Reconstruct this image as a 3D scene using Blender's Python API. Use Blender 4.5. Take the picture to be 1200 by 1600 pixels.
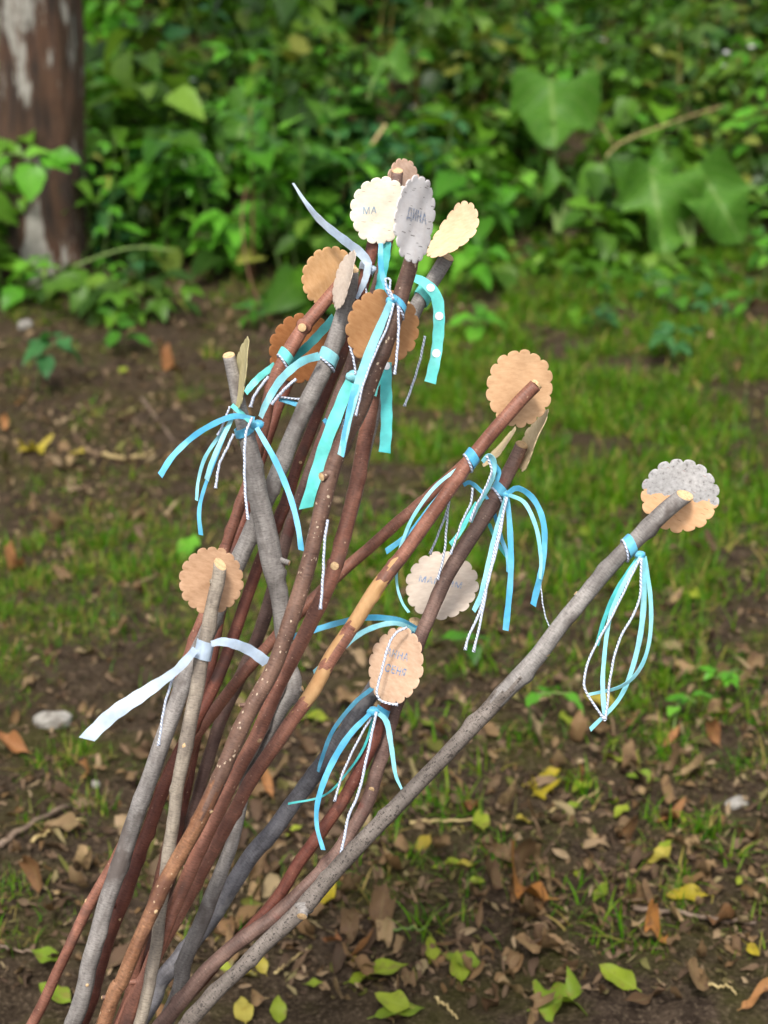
import bpy, math, random
import numpy as np
from mathutils import Vector, Matrix

random.seed(7)
RNG = np.random.default_rng(11)
for o in list(bpy.data.objects):
    bpy.data.objects.remove(o, do_unlink=True)
scene = bpy.context.scene
COL = scene.collection

# ------------------------------------------------------------------ camera
CAM_H, PITCH, FPX = 1.21, math.radians(22.2), 2500.0     # metres, radians, focal length in photo pixels
cam_d = bpy.data.cameras.new('camera')
cam = bpy.data.objects.new('camera', cam_d); COL.objects.link(cam)
cam.location = (0, 0, CAM_H)
cam.rotation_euler = (math.pi/2 - PITCH, 0, 0)
cam_d.sensor_fit = 'VERTICAL'; cam_d.sensor_height = 36.0
cam_d.lens = FPX/1600*36
cam_d.clip_start = 0.02; cam_d.clip_end = 500
cam_d.dof.use_dof = True; cam_d.dof.focus_distance = 1.31; cam_d.dof.aperture_fstop = 6.3
scene.camera = cam
scene.cycles.max_bounces = 5; scene.cycles.diffuse_bounces = 2; scene.cycles.transmission_bounces = 2; scene.cycles.glossy_bounces = 2

# ------------------------------------------------------------------ world, sun, exposure
SUN_EL, SUN_AZ = math.radians(58), math.radians(-168)    # azimuth from +Y, clockwise: behind the camera, a little to the left
world = bpy.data.worlds.new('World'); scene.world = world; world.use_nodes = True
wn, wl = world.node_tree.nodes, world.node_tree.links
bg = wn['Background']
sky = wn.new('ShaderNodeTexSky'); sky.sky_type = 'NISHITA'; sky.sun_disc = False
sky.sun_elevation = SUN_EL; sky.sun_rotation = SUN_AZ
sky.air_density = 1.0; sky.dust_density = 4.0; sky.ozone_density = 0.6
hs = wn.new('ShaderNodeHueSaturation'); hs.inputs['Saturation'].default_value = 0.30   # a clouded sky
wl.new(sky.outputs[0], hs.inputs['Color']); wl.new(hs.outputs[0], bg.inputs['Color'])
bg.inputs['Strength'].default_value = 0.092
sun_d = bpy.data.lights.new('sun', 'SUN'); sun_d.energy = 1.5; sun_d.angle = math.radians(12); sun_d.color = (1.0, 0.95, 0.87)
sun = bpy.data.objects.new('sun', sun_d); COL.objects.link(sun)
sd = Vector((math.sin(SUN_AZ)*math.cos(SUN_EL), math.cos(SUN_AZ)*math.cos(SUN_EL), math.sin(SUN_EL)))
sun.rotation_euler = sd.to_track_quat('Z', 'Y').to_euler()
vs = scene.view_settings
vs.view_transform = 'Standard'; vs.look = 'None'; vs.exposure = 1.25; vs.gamma = 1.0; vs.use_curve_mapping = False

# ------------------------------------------------------------------ geometry of the view (pixels of the 1200x1600 photograph)
CP, SP = math.cos(PITCH), math.sin(PITCH)
RIGHT, FWD, UP = Vector((1, 0, 0)), Vector((0, CP, -SP)), Vector((0, SP, CP))
CAM = Vector((0, 0, CAM_H))
def at(px, py, d):                     # pixel + distance along the optical axis -> point in the place
    return CAM + FWD*d + RIGHT*((px-600)/FPX*d) - UP*((py-800)/FPX*d)
def pix(p):
    q = Vector(p) - CAM; d = q.dot(FWD)
    return 600 + FPX*q.dot(RIGHT)/d, 800 - FPX*q.dot(UP)/d, d

def hash2(ix, iy, s):
    n = (ix*374761393 + iy*668265263 + s*1442695041) & 0xffffffff
    n = ((n ^ (n >> 13))*1274126177) & 0xffffffff
    return ((n ^ (n >> 16)) & 0xffff)/65535.0
def vnoise(x, y, s=0):
    x = np.asarray(x, float); y = np.asarray(y, float)
    ix = np.floor(x).astype(np.int64); iy = np.floor(y).astype(np.int64)
    fx = x-ix; fy = y-iy
    fx = fx*fx*(3-2*fx); fy = fy*fy*(3-2*fy)
    a, b = hash2(ix, iy, s), hash2(ix+1, iy, s)
    c, d = hash2(ix, iy+1, s), hash2(ix+1, iy+1, s)
    return (a*(1-fx)+b*fx)*(1-fy)+(c*(1-fx)+d*fx)*fy
def fbm(x, y, s=0, o=4):
    t = 0; a = .5; k = 1.
    for i in range(o):
        t = t + a*vnoise(np.asarray(x)*k, np.asarray(y)*k, s+i*17); a *= .5; k *= 2.03
    return t
def sstep(a, b, x):
    t = np.clip((np.asarray(x, float)-a)/(b-a), 0, 1); return t*t*(3-2*t)
def height(x, y):
    x = np.asarray(x, float); y = np.asarray(y, float)
    edge = 4.75 + 0.25*np.sin(x*1.3) - .12*x
    d = np.maximum(y-edge, 0)
    bank = .24*d*sstep(0, 1.2, d)*np.where(d > 8, 8/np.maximum(d, .01), 1)
    near = np.exp(-((y-4)/12)**2)
    return bank + near*(.07*(fbm(x*1.1+3, y*1.1, 5, 3)-.45) + .030*(fbm(x*6, y*6, 9, 3)-.45) + .022*(fbm(x*24, y*24, 31, 3)-.45))
_HX0, _HY0, _HS = -5.0, .6, .012
_hx = np.arange(_HX0, 5.0, _HS); _hy = np.arange(_HY0, 12.5, _HS)
_HG = height(*np.meshgrid(_hx, _hy)).tolist(); _HNX, _HNY = len(_hx), len(_hy)
def hz(x, y):
    u = (x-_HX0)/_HS; v = (y-_HY0)/_HS; i = int(u); j = int(v)
    if u < 0 or v < 0 or i >= _HNX-1 or j >= _HNY-1: return float(height(x, y))
    u -= i; v -= j; a = _HG[j]; b = _HG[j+1]
    return (a[i]*(1-u)+a[i+1]*u)*(1-v)+(b[i]*(1-u)+b[i+1]*u)*v
def ground(px, py):                    # where the line of sight through a pixel meets the soil
    dirv = FWD + RIGHT*((px-600)/FPX) - UP*((py-800)/FPX)
    t = 1.2
    while t < 30:
        p = CAM + dirv*t
        if p.z <= hz(p.x, p.y): break
        t += .03
    for k in range(12):
        t += (.03/2**(k+1))*(1 if p.z > hz(p.x, p.y) else -1); p = CAM + dirv*t
    return Vector((p.x, p.y, hz(p.x, p.y)))

# ------------------------------------------------------------------ object helpers
def tag(o, label=None, cat=None, group=None, kind=None):
    if label: o['label'] = label
    if cat: o['category'] = cat
    if group: o['group'] = group
    if kind: o['kind'] = kind
    return o
def empty(name, loc, label, cat, group=None):
    o = bpy.data.objects.new(name, None); COL.objects.link(o); o.location = loc
    o.empty_display_size = .02
    return tag(o, label, cat, group)
def make_mesh(name, verts, faces, mats, smooth=True, uv=None, rnd=None, midx=None):
    me = bpy.data.meshes.new(name)
    me.from_pydata([tuple(v) for v in verts], [], [tuple(f) for f in faces])
    for m in (mats if isinstance(mats, (list, tuple)) else [mats]): me.materials.append(m)
    if smooth: me.polygons.foreach_set('use_smooth', [True]*len(me.polygons))
    if midx is not None: me.polygons.foreach_set('material_index', midx)
    if uv is not None:
        lay = me.uv_layers.new(name='UVMap')
        idx = np.empty(len(me.loops), np.int32); me.loops.foreach_get('vertex_index', idx)
        lay.data.foreach_set('uv', np.asarray(uv, np.float32)[idx].ravel())
    me.update()
    return me
def obj(name, me, parent=None, loc=(0, 0, 0)):
    o = bpy.data.objects.new(name, me); COL.objects.link(o); o.location = loc
    if parent: o.parent = parent
    return o
def big_mesh(name, tmpl, M, rnd, mats, smooth=True, midx=None):
    """many copies of small templates in one mesh. tmpl: list of (V,F,UV); M: list of (tmpl index, 4x4 arrays)"""
    VV, LL, LS, UVS, RR, MI = [], [], [], [], [], []
    vo = 0
    for ti, (V, F, U) in enumerate(tmpl):
        sel = [i for i, (k, _) in enumerate(M) if k == ti]
        if not sel: continue
        mats4 = np.stack([M[i][1] for i in sel])
        V = np.asarray(V, float); n = len(V)
        P = np.einsum('kij,nj->kni', mats4[:, :3, :3], V) + mats4[:, None, :3, 3]
        VV.append(P.reshape(-1, 3))
        fl = np.concatenate([np.asarray(f) for f in F]); fs = np.array([len(f) for f in F])
        offs = (np.arange(len(sel))*n + vo)
        LL.append((fl[None]+offs[:, None]).ravel()); LS.append(np.tile(fs, len(sel)))
        UVS.append(np.tile(np.asarray(U, np.float32), (len(sel), 1)))
        r = np.asarray(rnd)[sel]; RR.append(np.repeat(r, n))
        if midx is not None: MI.append(np.repeat(np.asarray(midx)[sel], len(F)))
        vo += n*len(sel)
    V = np.concatenate(VV).astype(np.float32); L = np.concatenate(LL).astype(np.int32); S = np.concatenate(LS).astype(np.int32)
    me = bpy.data.meshes.new(name)
    me.vertices.add(len(V)); me.vertices.foreach_set('co', V.ravel())
    me.loops.add(len(L)); me.loops.foreach_set('vertex_index', L)
    me.polygons.add(len(S)); st = np.concatenate([[0], np.cumsum(S)[:-1]]).astype(np.int32)
    me.polygons.foreach_set('loop_start', st)
    try: me.polygons.foreach_set('loop_total', S)
    except Exception: pass
    for m in (mats if isinstance(mats, (list, tuple)) else [mats]): me.materials.append(m)
    me.polygons.foreach_set('use_smooth', np.full(len(S), smooth))
    if midx is not None: me.polygons.foreach_set('material_index', np.concatenate(MI).astype(np.int32))
    me.update(calc_edges=True)
    lay = me.uv_layers.new(name='UVMap'); lay.data.foreach_set('uv', np.concatenate(UVS)[L].ravel())
    a = me.attributes.new('rnd', 'FLOAT', 'POINT'); a.data.foreach_set('value', np.concatenate(RR).astype(np.float32))
    me.validate()
    return me
def spline(pts, n):                    # Catmull-Rom through tuples of any length, n samples
    P = np.array(pts, float)
    if len(P) == 2: return P[0]+(P[1]-P[0])*np.linspace(0, 1, n)[:, None]
    seg = np.linalg.norm(np.diff(P[:, :2], axis=0), axis=1); s = np.concatenate([[0], np.cumsum(seg)])
    Q = np.vstack([2*P[0]-P[1], P, 2*P[-1]-P[-2]])
    out = []
    for u in np.linspace(0, s[-1], n):
        i = min(max(np.searchsorted(s, u, side='right')-1, 0), len(P)-2)
        t = (u-s[i])/max(s[i+1]-s[i], 1e-9)
        a, b, c, d = Q[i:i+4]
        out.append(.5*((2*b)+(c-a)*t+(2*a-5*b+4*c-d)*t*t+(3*b-a-3*c+d)*t**3))
    return np.array(out)
def frames(C):
    """parallel-transport frames, seam turned away from the camera"""
    C = [Vector(c) for c in C]; n = len(C); T = []
    for i in range(n):
        T.append((C[min(i+1, n-1)]-C[max(i-1, 0)]).normalized())
    N = []
    v = (C[0]-CAM).normalized(); nrm = (v-T[0]*v.dot(T[0])).normalized()
    for i in range(n):
        nrm = (nrm-T[i]*nrm.dot(T[i])).normalized(); N.append(nrm)
    return T, N
def tube(C, R, sides=8, caps=True, wob=None):
    T, N = frames(C); V, F, U = [], [], []; L = 0
    for i, c in enumerate(C):
        c = Vector(c); B = T[i].cross(N[i])
        if i: L += (c-Vector(C[i-1])).length
        for k in range(sides+1):
            a = 2*math.pi*(k % sides)/sides
            r = R[i]*(wob(i, a) if wob else 1)
            V.append(c+(N[i]*math.cos(a)+B*math.sin(a))*r); U.append((k/sides*2*math.pi*R[i], L))
    w = sides+1
    for i in range(len(C)-1):
        for k in range(sides):
            F.append((i*w+k, i*w+k+1, (i+1)*w+k+1, (i+1)*w+k))
    if caps:
        for i in (0, len(C)-1):
            F.append(tuple(i*w+k for k in range(sides)) if i else tuple(i*w+k for k in range(sides-1, -1, -1)))
    return V, F, U

# ------------------------------------------------------------------ materials
def srgb(r, g, b):
    f = lambda c: (c/255/12.92) if c/255 <= .04045 else ((c/255+.055)/1.055)**2.4
    return (f(r), f(g), f(b), 1)
class NT:
    def __init__(s, name):
        s.m = bpy.data.materials.new(name); s.m.use_nodes = True
        s.t = s.m.node_tree; s.n = s.t.nodes; s.b = s.n['Principled BSDF']; s.out = s.n['Material Output']
    def node(s, typ, **kw):
        x = s.n.new(typ)
        for k, v in kw.items():
            if k in x.inputs: s.inp(x, k, v)
            else: setattr(x, k, v)
        return x
    def inp(s, x, k, v):
        if isinstance(v, bpy.types.NodeSocket): s.t.links.new(v, x.inputs[k])
        else: x.inputs[k].default_value = v
    def math(s, op, a, b=0., c=0.):
        x = s.n.new('ShaderNodeMath'); x.operation = op
        s.inp(x, 0, a); s.inp(x, 1, b); s.inp(x, 2, c); return x.outputs[0]
    def mix(s, f, a, b, blend='MIX'):
        x = s.n.new('ShaderNodeMixRGB'); x.blend_type = blend
        s.inp(x, 0, f); s.inp(x, 1, a); s.inp(x, 2, b); return x.outputs[0]
    def ramp(s, f, stops):
        x = s.n.new('ShaderNodeValToRGB'); e = x.color_ramp.elements
        while len(e) < len(stops): e.new(.5)
        for i, (p, c) in enumerate(stops):
            e[i].position = p; e[i].color = c if not isinstance(c, (int, float)) else (c, c, c, 1)
        s.inp(x, 0, f); return x.outputs[0]
    def noise(s, vec, scale, detail=4, rough=.55, out=0):
        x = s.n.new('ShaderNodeTexNoise'); s.inp(x, 'Vector', vec); x.inputs['Scale'].default_value = scale
        x.inputs['Detail'].default_value = detail; x.inputs['Roughness'].default_value = rough; return x.outputs[out]
    def voro(s, vec, scale, feature='F1', out='Distance', rand=1.):
        x = s.n.new('ShaderNodeTexVoronoi'); x.feature = feature; s.inp(x, 'Vector', vec)
        x.inputs['Scale'].default_value = scale; x.inputs['Randomness'].default_value = rand; return x.outputs[out]
    def scale(s, vec, k):
        x = s.n.new('ShaderNodeVectorMath'); x.operation = 'MULTIPLY'; s.inp(x, 0, vec); x.inputs[1].default_value = k; return x.outputs[0]
    def coord(s, k='Object'): return s.n.new('ShaderNodeTexCoord').outputs[k]
    def geo(s): return s.n.new('ShaderNodeNewGeometry').outputs['Position']
    def bump(s, h, strength, dist):
        x = s.n.new('ShaderNodeBump'); x.inputs['Strength'].default_value = strength; x.inputs['Distance'].default_value = dist
        s.inp(x, 'Height', h); s.t.links.new(x.outputs[0], s.b.inputs['Normal'])
    def rand(s):
        a = s.n.new('ShaderNodeAttribute'); a.attribute_name = 'rnd'
        o = s.n.new('ShaderNodeObjectInfo')
        return s.math('FRACT', s.math('ADD', a.outputs['Fac'], o.outputs['Random']))
    def set(s, **kw):
        for k, v in kw.items(): s.inp(s.b, k.replace('_', ' '), v)
        return s.m

def bark_mat(name, c1, c2, dots=None, dot_scale=170, dot_thr=.2, streak=.5, rough=.62, c3=None, patch=None, bump=.5):
    s = NT(name); uv = s.coord('UV'); ob = s.geo()
    n1 = s.noise(ob, 38, 5); n2 = s.noise(s.scale(uv, (260, 45, 1)), 1, 4, .6)
    col = s.mix(s.ramp(n1, [(.35, 0), (.65, 1)]), c1, c2)
    col = s.mix(s.math('MULTIPLY', s.ramp(n2, [(.38, 1), (.55, 0)]), streak), col, s.mix(1, col, (.45, .42, .40, 1), 'MULTIPLY'))
    fine = s.noise(s.scale(uv, (230, 760, 1)), 1, 4, .7); long = s.noise(ob, 9, 3)
    col = s.mix(1, col, s.ramp(fine, [(.30, .52), (.46, .95), (.72, 1.32)]), 'MULTIPLY')
    col = s.mix(1, col, s.ramp(long, [(.32, .74), (.68, 1.18)]), 'MULTIPLY')
    rings = s.noise(s.scale(uv, (40, 330, 1)), 1, 3, .7)
    col = s.mix(s.math('MULTIPLY', s.ramp(rings, [(.30, 1), (.40, 0)]), .65), col, s.mix(1, col, (.45, .42, .40, 1), 'MULTIPLY'))
    if c3:
        n3 = s.noise(ob, 21, 4, .6)
        col = s.mix(s.ramp(n3, [(patch or .55, 0), ((patch or .55)+.10, 1)]), col, c3)
    h = s.math('ADD', s.math('ADD', s.math('MULTIPLY', n2, .6), s.math('MULTIPLY', rings, .6)), s.math('MULTIPLY', fine, .7))
    if dots:
        wob = s.n.new('ShaderNodeVectorMath'); wob.operation = 'ADD'
        s.inp(wob, 0, uv); s.inp(wob, 1, s.scale(s.noise(ob, 250, 2, out=1), (.003, .003, 0)))
        d = s.voro(s.scale(wob.outputs[0], (1.25, .8, 1)), dot_scale)
        cl = s.n.new('ShaderNodeSeparateColor'); s.inp(cl, 0, s.voro(s.scale(wob.outputs[0], (1.25, .8, 1)), dot_scale, out='Color'))
        thr = s.math('MULTIPLY', s.math('MULTIPLY', cl.outputs[0], cl.outputs[1]), dot_thr*2.6)
        msk = s.math('LESS_THAN', d, thr)
        col = s.mix(s.math('MULTIPLY', msk, .7), col, dots)
        h = s.math('ADD', h, s.math('MULTIPLY', msk, .7))
    s.bump(h, bump, .0012)
    return s.set(Base_Color=col, Roughness=rough, Specular_IOR_Level=.35)

M = {}
M['grey'] = bark_mat('bark_grey', srgb(116, 111, 108), srgb(148, 143, 139), None, streak=.45, c3=srgb(92, 84, 80), patch=.55)
M['greybrown'] = bark_mat('bark_grey_brown', srgb(126, 116, 106), srgb(158, 147, 132), srgb(176, 160, 135), 330, .10, .4)
M['darkgrey'] = bark_mat('bark_dark_grey', srgb(88, 87, 92), srgb(122, 120, 124), None, streak=.5, c3=srgb(140, 137, 137), patch=.58)
M['speckled'] = bark_mat('bark_speckled_grey', srgb(96, 88, 82), srgb(128, 119, 112), srgb(40, 34, 32), 560, .30, .3)
M['red'] = bark_mat('bark_red_brown', srgb(118, 76, 62), srgb(154, 106, 88), srgb(196, 164, 138), 300, .10, .3, .45, c3=srgb(104, 74, 64), patch=.56)
M['darkred'] = bark_mat('bark_dark_red', srgb(98, 56, 48), srgb(128, 80, 66), srgb(186, 152, 126), 300, .09, .35, .45, c3=srgb(88, 62, 56), patch=.56)
M['brown'] = bark_mat('bark_brown_dotted', srgb(92, 68, 58), srgb(122, 94, 80), srgb(216, 194, 168), 300, .16, .3, .5)
M['purple'] = bark_mat('bark_purple_brown', srgb(98, 76, 70), srgb(132, 106, 96), srgb(170, 146, 126), 300, .10, .4, .5, c3=srgb(120, 70, 62), patch=.57)
M['orange'] = bark_mat('bark_flaking_orange', srgb(128, 86, 60), srgb(156, 114, 84), srgb(206, 178, 146), 300, .15, .5, .6, c3=srgb(104, 70, 54), patch=.52, bump=.9)

def wood_mat(name, c1, c2):
    s = NT(name); ob = s.geo()
    n = s.noise(s.scale(ob, (1, 1, .4)), 330, 4); n2 = s.noise(ob, 60, 3)
    col = s.mix(n, c1, c2); col = s.mix(s.ramp(n2, [(.45, 0), (.7, .5)]), col, srgb(170, 120, 70))
    s.bump(n, .4, .0008)
    return s.set(Base_Color=col, Roughness=.7)
def ring_mat():
    s = NT('cut_wood'); uv = s.coord('UV'); L = s.n.new('ShaderNodeVectorMath'); L.operation = 'LENGTH'
    wv = s.n.new('ShaderNodeVectorMath'); wv.operation = 'ADD'; s.inp(wv, 0, uv); s.inp(wv, 1, s.scale(s.noise(uv, 2.5, 3, out=1), (.25, .25, 0)))
    s.inp(L, 0, wv.outputs[0]); r = L.outputs['Value']
    rg = s.math('FRACT', s.math('MULTIPLY', r, 4.5)); n = s.noise(s.geo(), 420, 4, .7)
    col = s.mix(s.math('MULTIPLY', rg, .5), srgb(222, 192, 148), srgb(190, 150, 104)); col = s.mix(s.ramp(n, [(.45, 0), (.7, .75)]), col, srgb(160, 122, 86))
    s.bump(n, .7, .0012)
    return s.set(Base_Color=col, Roughness=.75)
M['cut'] = ring_mat()
M['peeled'] = wood_mat('peeled_wood', srgb(168, 126, 84), srgb(198, 160, 114))
M['knot'] = wood_mat('branch_scar', srgb(150, 110, 84), srgb(190, 150, 118))

def tag_mat(name, c1, c2, dashes=0., layer=None, grain_rot=.6, dash_col=srgb(84, 72, 64)):
    s = NT(name); uv = s.coord('UV')
    mp = s.n.new('ShaderNodeMapping'); mp.inputs['Rotation'].default_value = (0, 0, grain_rot); s.inp(mp, 'Vector', uv)
    v = mp.outputs[0]
    g = s.noise(s.scale(v, (1.6, 5, 1)), 1.8, 5, .65); b = s.noise(v, 2.6, 5, .6)
    col = s.mix(s.ramp(g, [(.32, 0), (.68, 1)]), c1, c2)
    col = s.mix(s.ramp(b, [(.4, .0), (.75, .4)]), col, s.mix(1, col, (.76, .68, .6, 1), 'MULTIPLY'))
    fl = s.noise(s.scale(v, (5, 60, 1)), 1.5, 3)
    col = s.mix(s.ramp(fl, [(.62, 0), (.78, .16)]), col, s.mix(1, col, (.6, .48, .38, 1), 'MULTIPLY'))
    h = s.math('ADD', s.math('MULTIPLY', g, .5), s.math('MULTIPLY', fl, .2))
    if layer:                                    # outer birch layer left on one side of a ragged tear
        sp = s.n.new('ShaderNodeSeparateXYZ'); s.inp(sp, 0, uv)
        e = s.math('ADD', s.math('ADD', sp.outputs[1], s.math('MULTIPLY', sp.outputs[0], layer[1])), s.math('MULTIPLY', s.math('SUBTRACT', s.noise(uv, 3.2, 5, .6), .5), .55))
        m = s.math('GREATER_THAN', e, layer[2])
        gr = s.ramp(s.noise(uv, 9, 6, .62), [(.34, srgb(122, 119, 118)), (.42, srgb(164, 162, 161)), (.66, srgb(190, 188, 188))])
        col = s.mix(m, col, gr); h = s.math('ADD', h, s.math('MULTIPLY', m, .9))
    if dashes:
        vv = s.n.new('ShaderNodeVectorMath'); vv.operation = 'ADD'; s.inp(vv, 0, s.scale(v, (2.3, 8.5, 1))); s.inp(vv, 1, s.scale(s.noise(uv, 5, 2, out=1), (.35, .5, 0)))
        d = s.voro(s.scale(vv.outputs[0], (1, 2.3, 1)), 1.0)
        cl = s.n.new('ShaderNodeSeparateColor'); s.inp(cl, 0, s.voro(s.scale(vv.outputs[0], (1, 2.3, 1)), 1.0, out='Color'))
        d2 = s.n.new('ShaderNodeTexVoronoi'); d2.feature = 'F1'
        m = s.math('LESS_THAN', d, s.math('MULTIPLY', cl.outputs[0], dashes))
        col = s.mix(s.math('MULTIPLY', m, .75), col, dash_col)
    s.bump(h, .05, .0004)
    return s.set(Base_Color=col, Roughness=.62, Specular_IOR_Level=.3)
TM = {
 'tan': tag_mat('tag_tan', srgb(192, 152, 114), srgb(212, 174, 136)),
 'two': tag_mat('tag_two_layers', srgb(222, 172, 128), srgb(234, 190, 148), .17, (0, .18, -.02), .5, srgb(150, 84, 58)),
 'cream_edge': tag_mat('tag_cream_edge', srgb(206, 184, 144), srgb(226, 206, 168), .12),
 'pale': tag_mat('tag_pale_pink_grey', srgb(190, 174, 160), srgb(208, 194, 180), .06, None, .1),
 'rose': tag_mat('tag_rose_tan', srgb(192, 158, 132), srgb(212, 182, 156), 0, None, .7),
 'lilac': tag_mat('tag_grey_birch', srgb(222, 218, 219), srgb(236, 233, 233), .26, None, .35),
 'brown': tag_mat('tag_brown', srgb(158, 112, 72), srgb(178, 134, 92)),
 'peach': tag_mat('tag_peach', srgb(212, 178, 142), srgb(226, 198, 164), .08, None, .8, srgb(190, 160, 130)),
 'white': tag_mat('tag_white_birch', srgb(240, 230, 208), srgb(250, 244, 228), .20, None, .2, srgb(172, 150, 128)),
 'pink': tag_mat('tag_pinkish', srgb(196, 160, 138), srgb(218, 190, 170)),
 'orange': tag_mat('tag_orange', srgb(208, 160, 108), srgb(224, 182, 136), 0, None, 1.0),
 'olive': tag_mat('tag_olive', srgb(172, 162, 118), srgb(194, 184, 142)),
 'nut': tag_mat('tag_nut_brown', srgb(164, 128, 98), srgb(190, 154, 124), .05, None, .3, srgb(90, 60, 44)),
 'dark': tag_mat('tag_dark_brown', srgb(146, 92, 54), srgb(172, 116, 72)),
}
def ink_mat(name, c):
    s = NT(name); n = s.noise(s.geo(), 500, 3)
    return s.set(Base_Color=s.mix(s.ramp(n, [(.38, 0), (.62, .85)]), c, srgb(196, 186, 174)), Roughness=.7)
M['ink'] = ink_mat('blue_stamp_ink', srgb(96, 132, 178)); M['inkpale'] = ink_mat('pale_stamp_ink', srgb(140, 182, 212))

def ribbon_mat(name, c1, c2, tr=.25):
    s = NT(name); uv = s.coord('UV')
    n = s.noise(s.scale(uv, (1400, 60, 1)), 1, 2); n2 = s.noise(s.geo(), 40, 2)
    col = s.mix(s.ramp(n2, [(.4, 0), (.6, 1)]), c1, c2)
    s.bump(n, .35, .0005)
    col = s.mix(1, col, s.ramp(s.noise(s.geo(), 130, 3), [(.35, .86), (.65, 1.06)]), 'MULTIPLY')
    s.set(Base_Color=col, Roughness=.42, Specular_IOR_Level=.5, Sheen_Weight=.3)
    s.inp(s.b, 'Sheen Tint', (.8, .95, 1, 1)); s.b.inputs['Anisotropic'].default_value = .5
    t = s.node('ShaderNodeBsdfTranslucent'); s.inp(t, 'Color', col)
    mx = s.n.new('ShaderNodeMixShader'); mx.inputs[0].default_value = tr
    s.t.links.new(s.b.outputs[0], mx.inputs[1]); s.t.links.new(t.outputs[0], mx.inputs[2]); s.t.links.new(mx.outputs[0], s.out.inputs[0])
    return s.m
M['teal'] = ribbon_mat('ribbon_teal', srgb(104, 222, 216), srgb(128, 234, 228))
M['deepteal'] = ribbon_mat('ribbon_deep_teal', srgb(66, 188, 190), srgb(92, 206, 206))
M['aqua'] = ribbon_mat('ribbon_aqua', srgb(146, 222, 234), srgb(168, 232, 242))
M['blue'] = ribbon_mat('ribbon_sky_blue', srgb(86, 184, 226), srgb(116, 204, 236))
M['pale'] = ribbon_mat('ribbon_pale_blue', srgb(196, 214, 234), srgb(214, 228, 242), .35)
M['dot'] = ribbon_mat('ribbon_dot_white', srgb(236, 236, 238), srgb(244, 244, 246), .1)
def twine_mat():
    s = NT('twine'); uv = s.coord('UV')
    sp = s.n.new('ShaderNodeSeparateXYZ'); s.inp(sp, 0, uv)
    w = s.math('FRACT', s.math('ADD', s.math('MULTIPLY', sp.outputs[1], 330.), s.math('MULTIPLY', sp.outputs[0], 300.)))
    col = s.mix(s.math('GREATER_THAN', w, .62), srgb(206, 213, 229), srgb(186, 199, 222))
    s.bump(s.math('PINGPONG', w, .5), 1., .0015)
    return s.set(Base_Color=col, Roughness=.85)
M['twine'] = twine_mat()

def leaf_mat(name, cols, rough=.45, tr=.35, vein=.25, spots=None, trans_boost=1.25):
    def sat(c):
        l = .3*c[0]+.59*c[1]+.11*c[2]; f = 1.08 if c[1] > c[0]*1.05 else 1.12
        return tuple(max(.004, (l+(q-l)*f)*.92) for q in c[:3])+(1,)
    cols = [sat(c) for c in cols]
    s = NT(name); uv = s.coord('UV'); r = s.rand()
    k = len(cols)
    col = s.ramp(r, [(i/max(k-1, 1), c) for i, c in enumerate(cols)])
    n = s.noise(s.geo(), 45, 1)
    col = s.mix(s.ramp(n, [(.35, .35), (.6, 0)]), col, s.mix(1, col, (.55, .6, .5, 1), 'MULTIPLY'))
    if spots:
        n3 = s.noise(s.geo(), 70, 2, .65)
        col = s.mix(s.ramp(n3, [(.54, 0), (.66, .8)]), col, spots)
    sp = s.n.new('ShaderNodeSeparateXYZ'); s.inp(sp, 0, uv)
    ax = s.math('ABSOLUTE', s.math('SUBTRACT', sp.outputs[0], .5))
    rib = s.ramp(ax, [(0., 1), (.05, 0)])
    side = s.math('FRACT', s.math('MULTIPLY', s.math('SUBTRACT', sp.outputs[1], s.math('MULTIPLY', ax, .55)), 9.))
    sv = s.math('MULTIPLY', s.ramp(s.math('ABSOLUTE', s.math('SUBTRACT', side, .5)), [(0, 1), (.10, 0)]), .6)
    vm = s.math('MAXIMUM', rib, sv)
    col = s.mix(s.math('MULTIPLY', vm, vein), col, s.mix(.5, s.mix(1, col, (1.6, 1.5, 1.4, 1), 'MULTIPLY'), (.25, .3, .12, 1)))
    s.bump(s.math('SUBTRACT', s.math('MULTIPLY', n, .6), vm), .25, .002)
    s.set(Base_Color=col, Roughness=rough, Specular_IOR_Level=.22)
    t = s.node('ShaderNodeBsdfTranslucent'); s.inp(t, 'Color', s.mix(1, col, (trans_boost, trans_boost, .7, 1), 'MULTIPLY'))
    mx = s.n.new('ShaderNodeMixShader'); mx.inputs[0].default_value = tr
    s.t.links.new(s.b.outputs[0], mx.inputs[1]); s.t.links.new(t.outputs[0], mx.inputs[2]); s.t.links.new(mx.outputs[0], s.out.inputs[0])
    return s.m
M['herb'] = leaf_mat('leaf_herb', [srgb(52, 92, 34), srgb(72, 126, 42), srgb(92, 146, 52), srgb(62, 108, 42)], .36)
M['light'] = leaf_mat('leaf_light_green', [srgb(86, 146, 50), srgb(104, 168, 62), srgb(122, 176, 72)], .36)
M['under'] = leaf_mat('leaf_undergrowth', [srgb(42, 68, 26), srgb(76, 118, 42), srgb(106, 152, 54), srgb(48, 76, 32), srgb(138, 174, 76), srgb(66, 104, 50), srgb(152, 156, 80), srgb(56, 90, 34), srgb(34, 54, 22)], .36)
M['burdock'] = leaf_mat('leaf_burdock', [srgb(80, 124, 50), srgb(92, 136, 56)], .5, .3, .8, srgb(70, 114, 46))
M['bluish'] = leaf_mat('leaf_bluish_green', [srgb(52, 98, 58), srgb(70, 120, 70), srgb(60, 104, 52)], .5, .3)
M['grass'] = leaf_mat('grass_blade', [srgb(56, 100, 22), srgb(78, 128, 30), srgb(98, 144, 36), srgb(122, 144, 48), srgb(66, 114, 28)], .42, .4, 0)
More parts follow.
